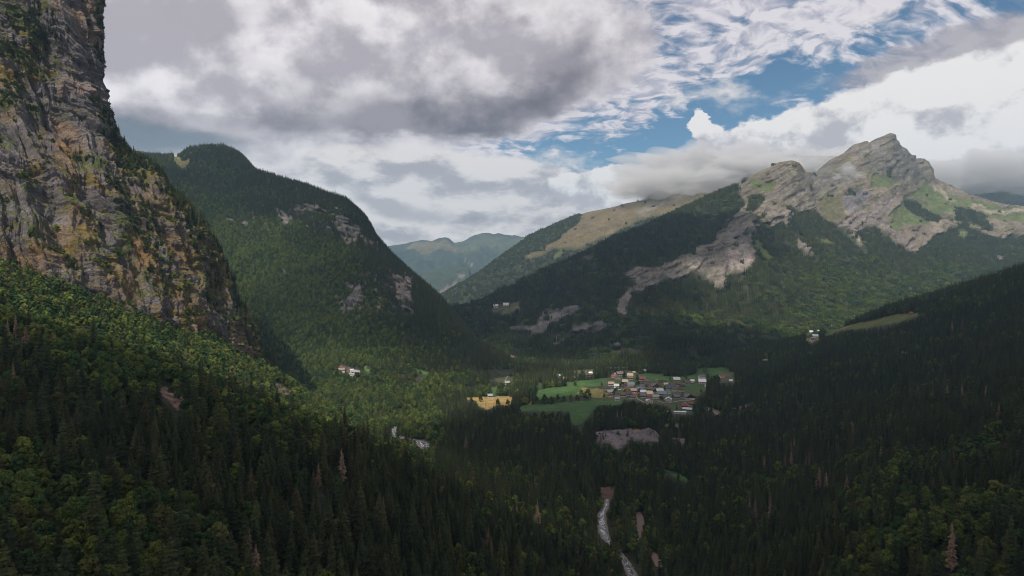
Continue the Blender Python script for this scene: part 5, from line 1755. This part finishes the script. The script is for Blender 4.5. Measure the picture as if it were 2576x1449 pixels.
M_GRAVEL, M_WATER = material('river_gravel', gravel_mat), material('white_water', water_mat, .2, .5)
M_ROAD = flat('pale_road', (.27, .23, .20), .9, .1, .15)
low = b2((2005, 870), (2000, 930), (1965, 985), (1968, 1080), (1990, 1160), (2040, 1215), (2090, 1270), (2150, 1350), (2195, 1449), (2260, 1600))
up = b2((425, 312), (385, 345), (395, 385), (450, 408), (520, 428), (590, 440), (650, 480), (700, 520))
for nm, path, wb, wwt in (('lower', low, [5, 7, 10, 13, 11, 8, 8, 9, 11, 11], [1.5, 2.5, 4.5, 7, 5.5, 3.5, 3.5, 4, 5, 5]), ('upper', up, [24, 26, 22, 18, 20, 24, 30, 16], [13, 14, 11, 10, 11, 13, 15, 8])):
    bed, bx, by, bw, bn = strip('stream_bed', path, wb, .30, M_GRAVEL, .5)
    wa, *_ = strip('stream', path, wwt, .62, M_WATER, .6)
    # boulders
    n = len(bx)
    m_ = 220
    k = rng.integers(0, n, m_); off = rng.uniform(-.5, .5, m_) * bw[k]
    X, Y = bx[k] + bn[0][k] * off + rng.normal(0, .8, m_), by[k] + bn[1][k] * off
    V, F = [], []
    for xx, yy in zip(X, Y):
        z0 = float(ground_z(xx, yy)) + .3
        s = rng.uniform(.35, 1.1)
        q = len(V)
        for a_ in range(6):
            r_ = s * rng.uniform(.7, 1.2)
            V.append((xx + math.cos(a_ * 1.047) * r_, yy + math.sin(a_ * 1.047) * r_, z0))
        V.append((xx + rng.uniform(-.2, .2), yy, z0 + s * rng.uniform(.7, 1.1)))
        F += [(q + a_, q + (a_ + 1) % 6, q + 6) for a_ in range(6)]
    tag(link(bpy.data.objects.new('stream_boulders', raw_mesh('stream_boulders', V, np.array(F), flat('boulder', (.30, .27, .25))))), kind='stuff')
strip('road', vv((1930, 335), (1870, 348), (1842, 385), (1850, 440), (1880, 490), (1925, 545)), [6] * 6, .30, M_ROAD)
strip('road', vv((1480, 668), (1560, 680), (1650, 700), (1740, 745), (1880, 772), (1960, 810), (2050, 862)), [5] * 7, .30, M_ROAD)
strip('lane', vv((640, 470), (700, 560), (760, 620), (900, 690), (1010, 720)), [4] * 5, .26, M_ROAD)
strip('lane', vv((480, 470), (640, 440), (760, 430), (900, 430), (1000, 480), (1150, 470)), [4] * 6, .26, M_ROAD)
strip('lane', vv((1060, 640), (1200, 680), (1330, 660), (1440, 640), (1560, 640), (1660, 600)), [4.5] * 6, .26, M_ROAD)
strip('footpath', mm((848, 330), (838, 360), (815, 390), (798, 415)), [3] * 4, .25, M_ROAD)
strip('footpath', mm((612, 675), (606, 720)), [2.5] * 2, .25, M_ROAD)
strip('lane', mm((560, 500), (620, 490)), [4] * 2, .25, M_ROAD)
strip('forest_road', b2((2235, 965), (2255, 1010), (2258, 1060), (2245, 1110), (2240, 1150), (2260, 1200), (2320, 1260), (2360, 1300), (2400, 1360), (2420, 1410), (2500, 1500)), [6, 8, 10, 9, 6, 5, 6, 8, 9, 7, 6], .30, flat('pink_gravel', (.21, .15, .135)), .3)

# white cars and a trailer in the village
M_CAR = {'white': material('white_paint', lambda n, b: (.75, .75, .75), .3, .5), 'tyre': material('tyre', lambda n, b: (.02, .02, .02))}


def car(px, py, lab, ang, cat='car'):
    g = on_ground(px, py)
    r = link(bpy.data.objects.new('parked_car', None)); r.location = (g[0], g[1], g[2] + .2); r.rotation_euler = (0, 0, ang)
    tag(r, lab, cat, 'cars parked in the village')
    prof = [(-2.2, .35), (2.2, .35), (2.25, .8), (1.3, .95), (.7, 1.45), (-1.2, 1.5), (-2.1, .95)]
    V = [(x, s * .85, z) for s in (-1, 1) for x, z in prof]
    n = len(prof)
    Fq = [(k, (k + 1) % n, n + (k + 1) % n, n + k) for k in range(n)]
    bm_ = raw_mesh('body', V, [np.array(Fq), np.array([list(range(n))[::-1]]), np.array([list(range(n, 2 * n))])], M_CAR['white'])
    link(bpy.data.objects.new('body', bm_), r)
    for x in (-1.35, 1.35):
        for y in (-.8, .8):
            V = [(x + math.cos(a * .785) * .34, y + s * .11, .34 + math.sin(a * .785) * .34) for s in (-1, 1) for a in range(8)]
            F = [(k, (k + 1) % 8, 8 + (k + 1) % 8, 8 + k) for k in range(8)]
            link(bpy.data.objects.new('wheel', raw_mesh('wheel', V, [np.array(F), np.array([list(range(8))[::-1]]), np.array([list(range(8, 16))])], M_CAR['tyre'])), r)


for (x, y, lab, a) in ((442, 468, 'white car parked left of the yellow walled house', .3), (466, 466, 'second white car right beside the first, left of the yellow house', .3), (716, 548, 'white car beside the orange annex', 0), (1645, 628, 'white car in front of the large gabled chalet', .2), (1900, 438, 'white car parked beside the pale road', .1)):
    car(*vv((x, y))[0], lab, a)


# ------------------------------------------------------------------ unseen clouds added above the frame, shaped and placed to shade chosen ground
def lump(name, c, rx, ry, rz, rot, m, seed, amp=.22, seg=40, rings=22, under=.55):
    u = np.linspace(0, math.tau, seg, endpoint=False); v = np.linspace(0, math.pi, rings + 2)[1:-1]
    U, Vv = np.meshgrid(u, v)
    x, y, z = np.cos(U) * np.sin(Vv), np.sin(U) * np.sin(Vv), np.cos(Vv)
    k = 1 + amp * (fbm(x * 1.6 + seed, y * 1.6, z * 1.6, 4, .55) * 2.2)
    z = np.where(z < 0, z * under, z)
    X, Y, Z = x * rx * k, y * ry * k, z * rz * k
    cr, sr = math.cos(R(rot)), math.sin(R(rot))
    P = np.stack([X * cr - Y * sr, X * sr + Y * cr, Z], -1).reshape(-1, 3)
    n = len(P)
    P = np.vstack([P, [[0, 0, rz], [0, 0, -rz * under]]])
    F = []
    for i in range(rings - 1):
        for j in range(seg):
            F.append((i * seg + j, (i + 1) * seg + j, (i + 1) * seg + (j + 1) % seg, i * seg + (j + 1) % seg))
    T = [(n, j, (j + 1) % seg) for j in range(seg)] + [(n + 1, (rings - 1) * seg + (j + 1) % seg, (rings - 1) * seg + j) for j in range(seg)]
    o = link(bpy.data.objects.new(name, raw_mesh(name, P, [np.array(F), np.array(T)], m, smooth=True)))
    o.location = c
    return o


def vol_mat(name, dens, col=(1, 1, 1), an=0.0):
    m = bpy.data.materials.new(name); m.use_nodes = True
    t = m.node_tree; t.nodes.clear()
    v = t.nodes.new('ShaderNodeVolumePrincipled')
    v.inputs['Color'].default_value = (*col, 1); v.inputs['Density'].default_value = dens
    v.inputs['Anisotropy'].default_value = an
    o = t.nodes.new('ShaderNodeOutputMaterial')
    t.links.new(v.outputs[0], o.inputs['Volume'])
    return m


M_OVER = {k: vol_mat('shade_cloud_vapour', v, (.93, .93, .95), .3) for k, v in (('n', .0060), ('m', .0030), ('t', .0085), ('h', .013))}
ZC = 2700.0
# (plan x, y, distance of the shaded ground; radii across and along; turn)
SHADE = [
    (1500, 1400, 420, 1150, 330, 0, 'n'),       # the near forest
    (2400, 1000, 1050, 820, 760, 20, 'h'),      # the right-hand slope
    (2150, 850, 1900, 700, 420, 0, 't'),
    (200, 1300, 250, 700, 300, 0, 'n'),
    (1560, 1150, 1020, 330, 190, 0, 't'),       # the wood below the village
    (1060, 750, 2650, 420, 560, 0, 'm'),        # the flank of the wooded mountain
    (640, 470, 3000, 620, 420, 0, 'm'),
    (900, 830, 2200, 420, 300, 0, 'm'),
    (1180, 930, 2050, 300, 200, 0, 'm'),
    (1350, 800, 3250, 760, 640, 0, 't'),        # the dark nose of the long mountain
    (1660, 620, 3650, 640, 420, 0, 't'),
    (1680, 880, 2500, 600, 330, 0, 't'),
]
for k, (px, py, d, rx, ry, rot, mk) in enumerate(SHADE):
    t = place(px, py, d)
    s = (ZC - t[2]) / SUN_DIR.z
    c = (t[0] + SUN_DIR.x * s, t[1] + SUN_DIR.y * s, ZC)
    tag(lump('shade_cloud', c, rx, ry, 190, rot, M_OVER[mk], k * 3.7), kind='stuff')  # added out of view, set sunward of the ground it darkens

# ------------------------------------------------------------------ mist on the high ridges
M_MIST = vol_mat('mist', .0042, (1, 1, 1), .2)
MIST = [
    (1690, 462, 6500, 420, 500, 150, 'grey cloud lying on the golden ridge'),
    (1830, 425, 6800, 520, 500, 170, 'white cloud resting on the ridge behind the wooded crest'),
    (1760, 430, 7000, 700, 500, 260, 'highest white cloud heap above the golden ridge'),
    (1600, 470, 6350, 280, 300, 70, 'lowest tongue of cloud at the end of the golden ridge'),
    (2110, 450, 5000, 120, 150, 75, 'thin white mist hanging on the cliff left of the summit'),
    (2060, 408, 5650, 330, 250, 110, 'mist behind the rocky shoulder left of the summit'),
    (2520, 430, 7800, 900, 600, 230, 'grey cloud base covering the far right mountain'),
]
for k, (px, py, d, rx, ry, rz, lab) in enumerate(MIST):
    tag(lump('low_cloud', place(px, py, d), rx, ry, rz, 0, M_MIST, k * 5.1 + 2, .55, 110, 70, .95), lab, 'cloud', 'clouds touching the mountains')

# ------------------------------------------------------------------ air
zs = [min(v[2] for v in o.bound_box) for o in COL.objects if o.get('kind') == 'structure' and o.type == 'MESH']
x0, x1, y0, y1, z0, z1 = -12500, 12500, -600, 15600, min(zs) - 1, 2150
V, F = [], []
box(V, F, x0, x1, y0, y1, z0, z1)
hz = link(bpy.data.objects.new('haze', raw_mesh('haze', V, [np.array(F)], vol_mat('haze_air', 3.5e-5, (.50, .77, 1.0), .25))))
tag(hz, kind='stuff')
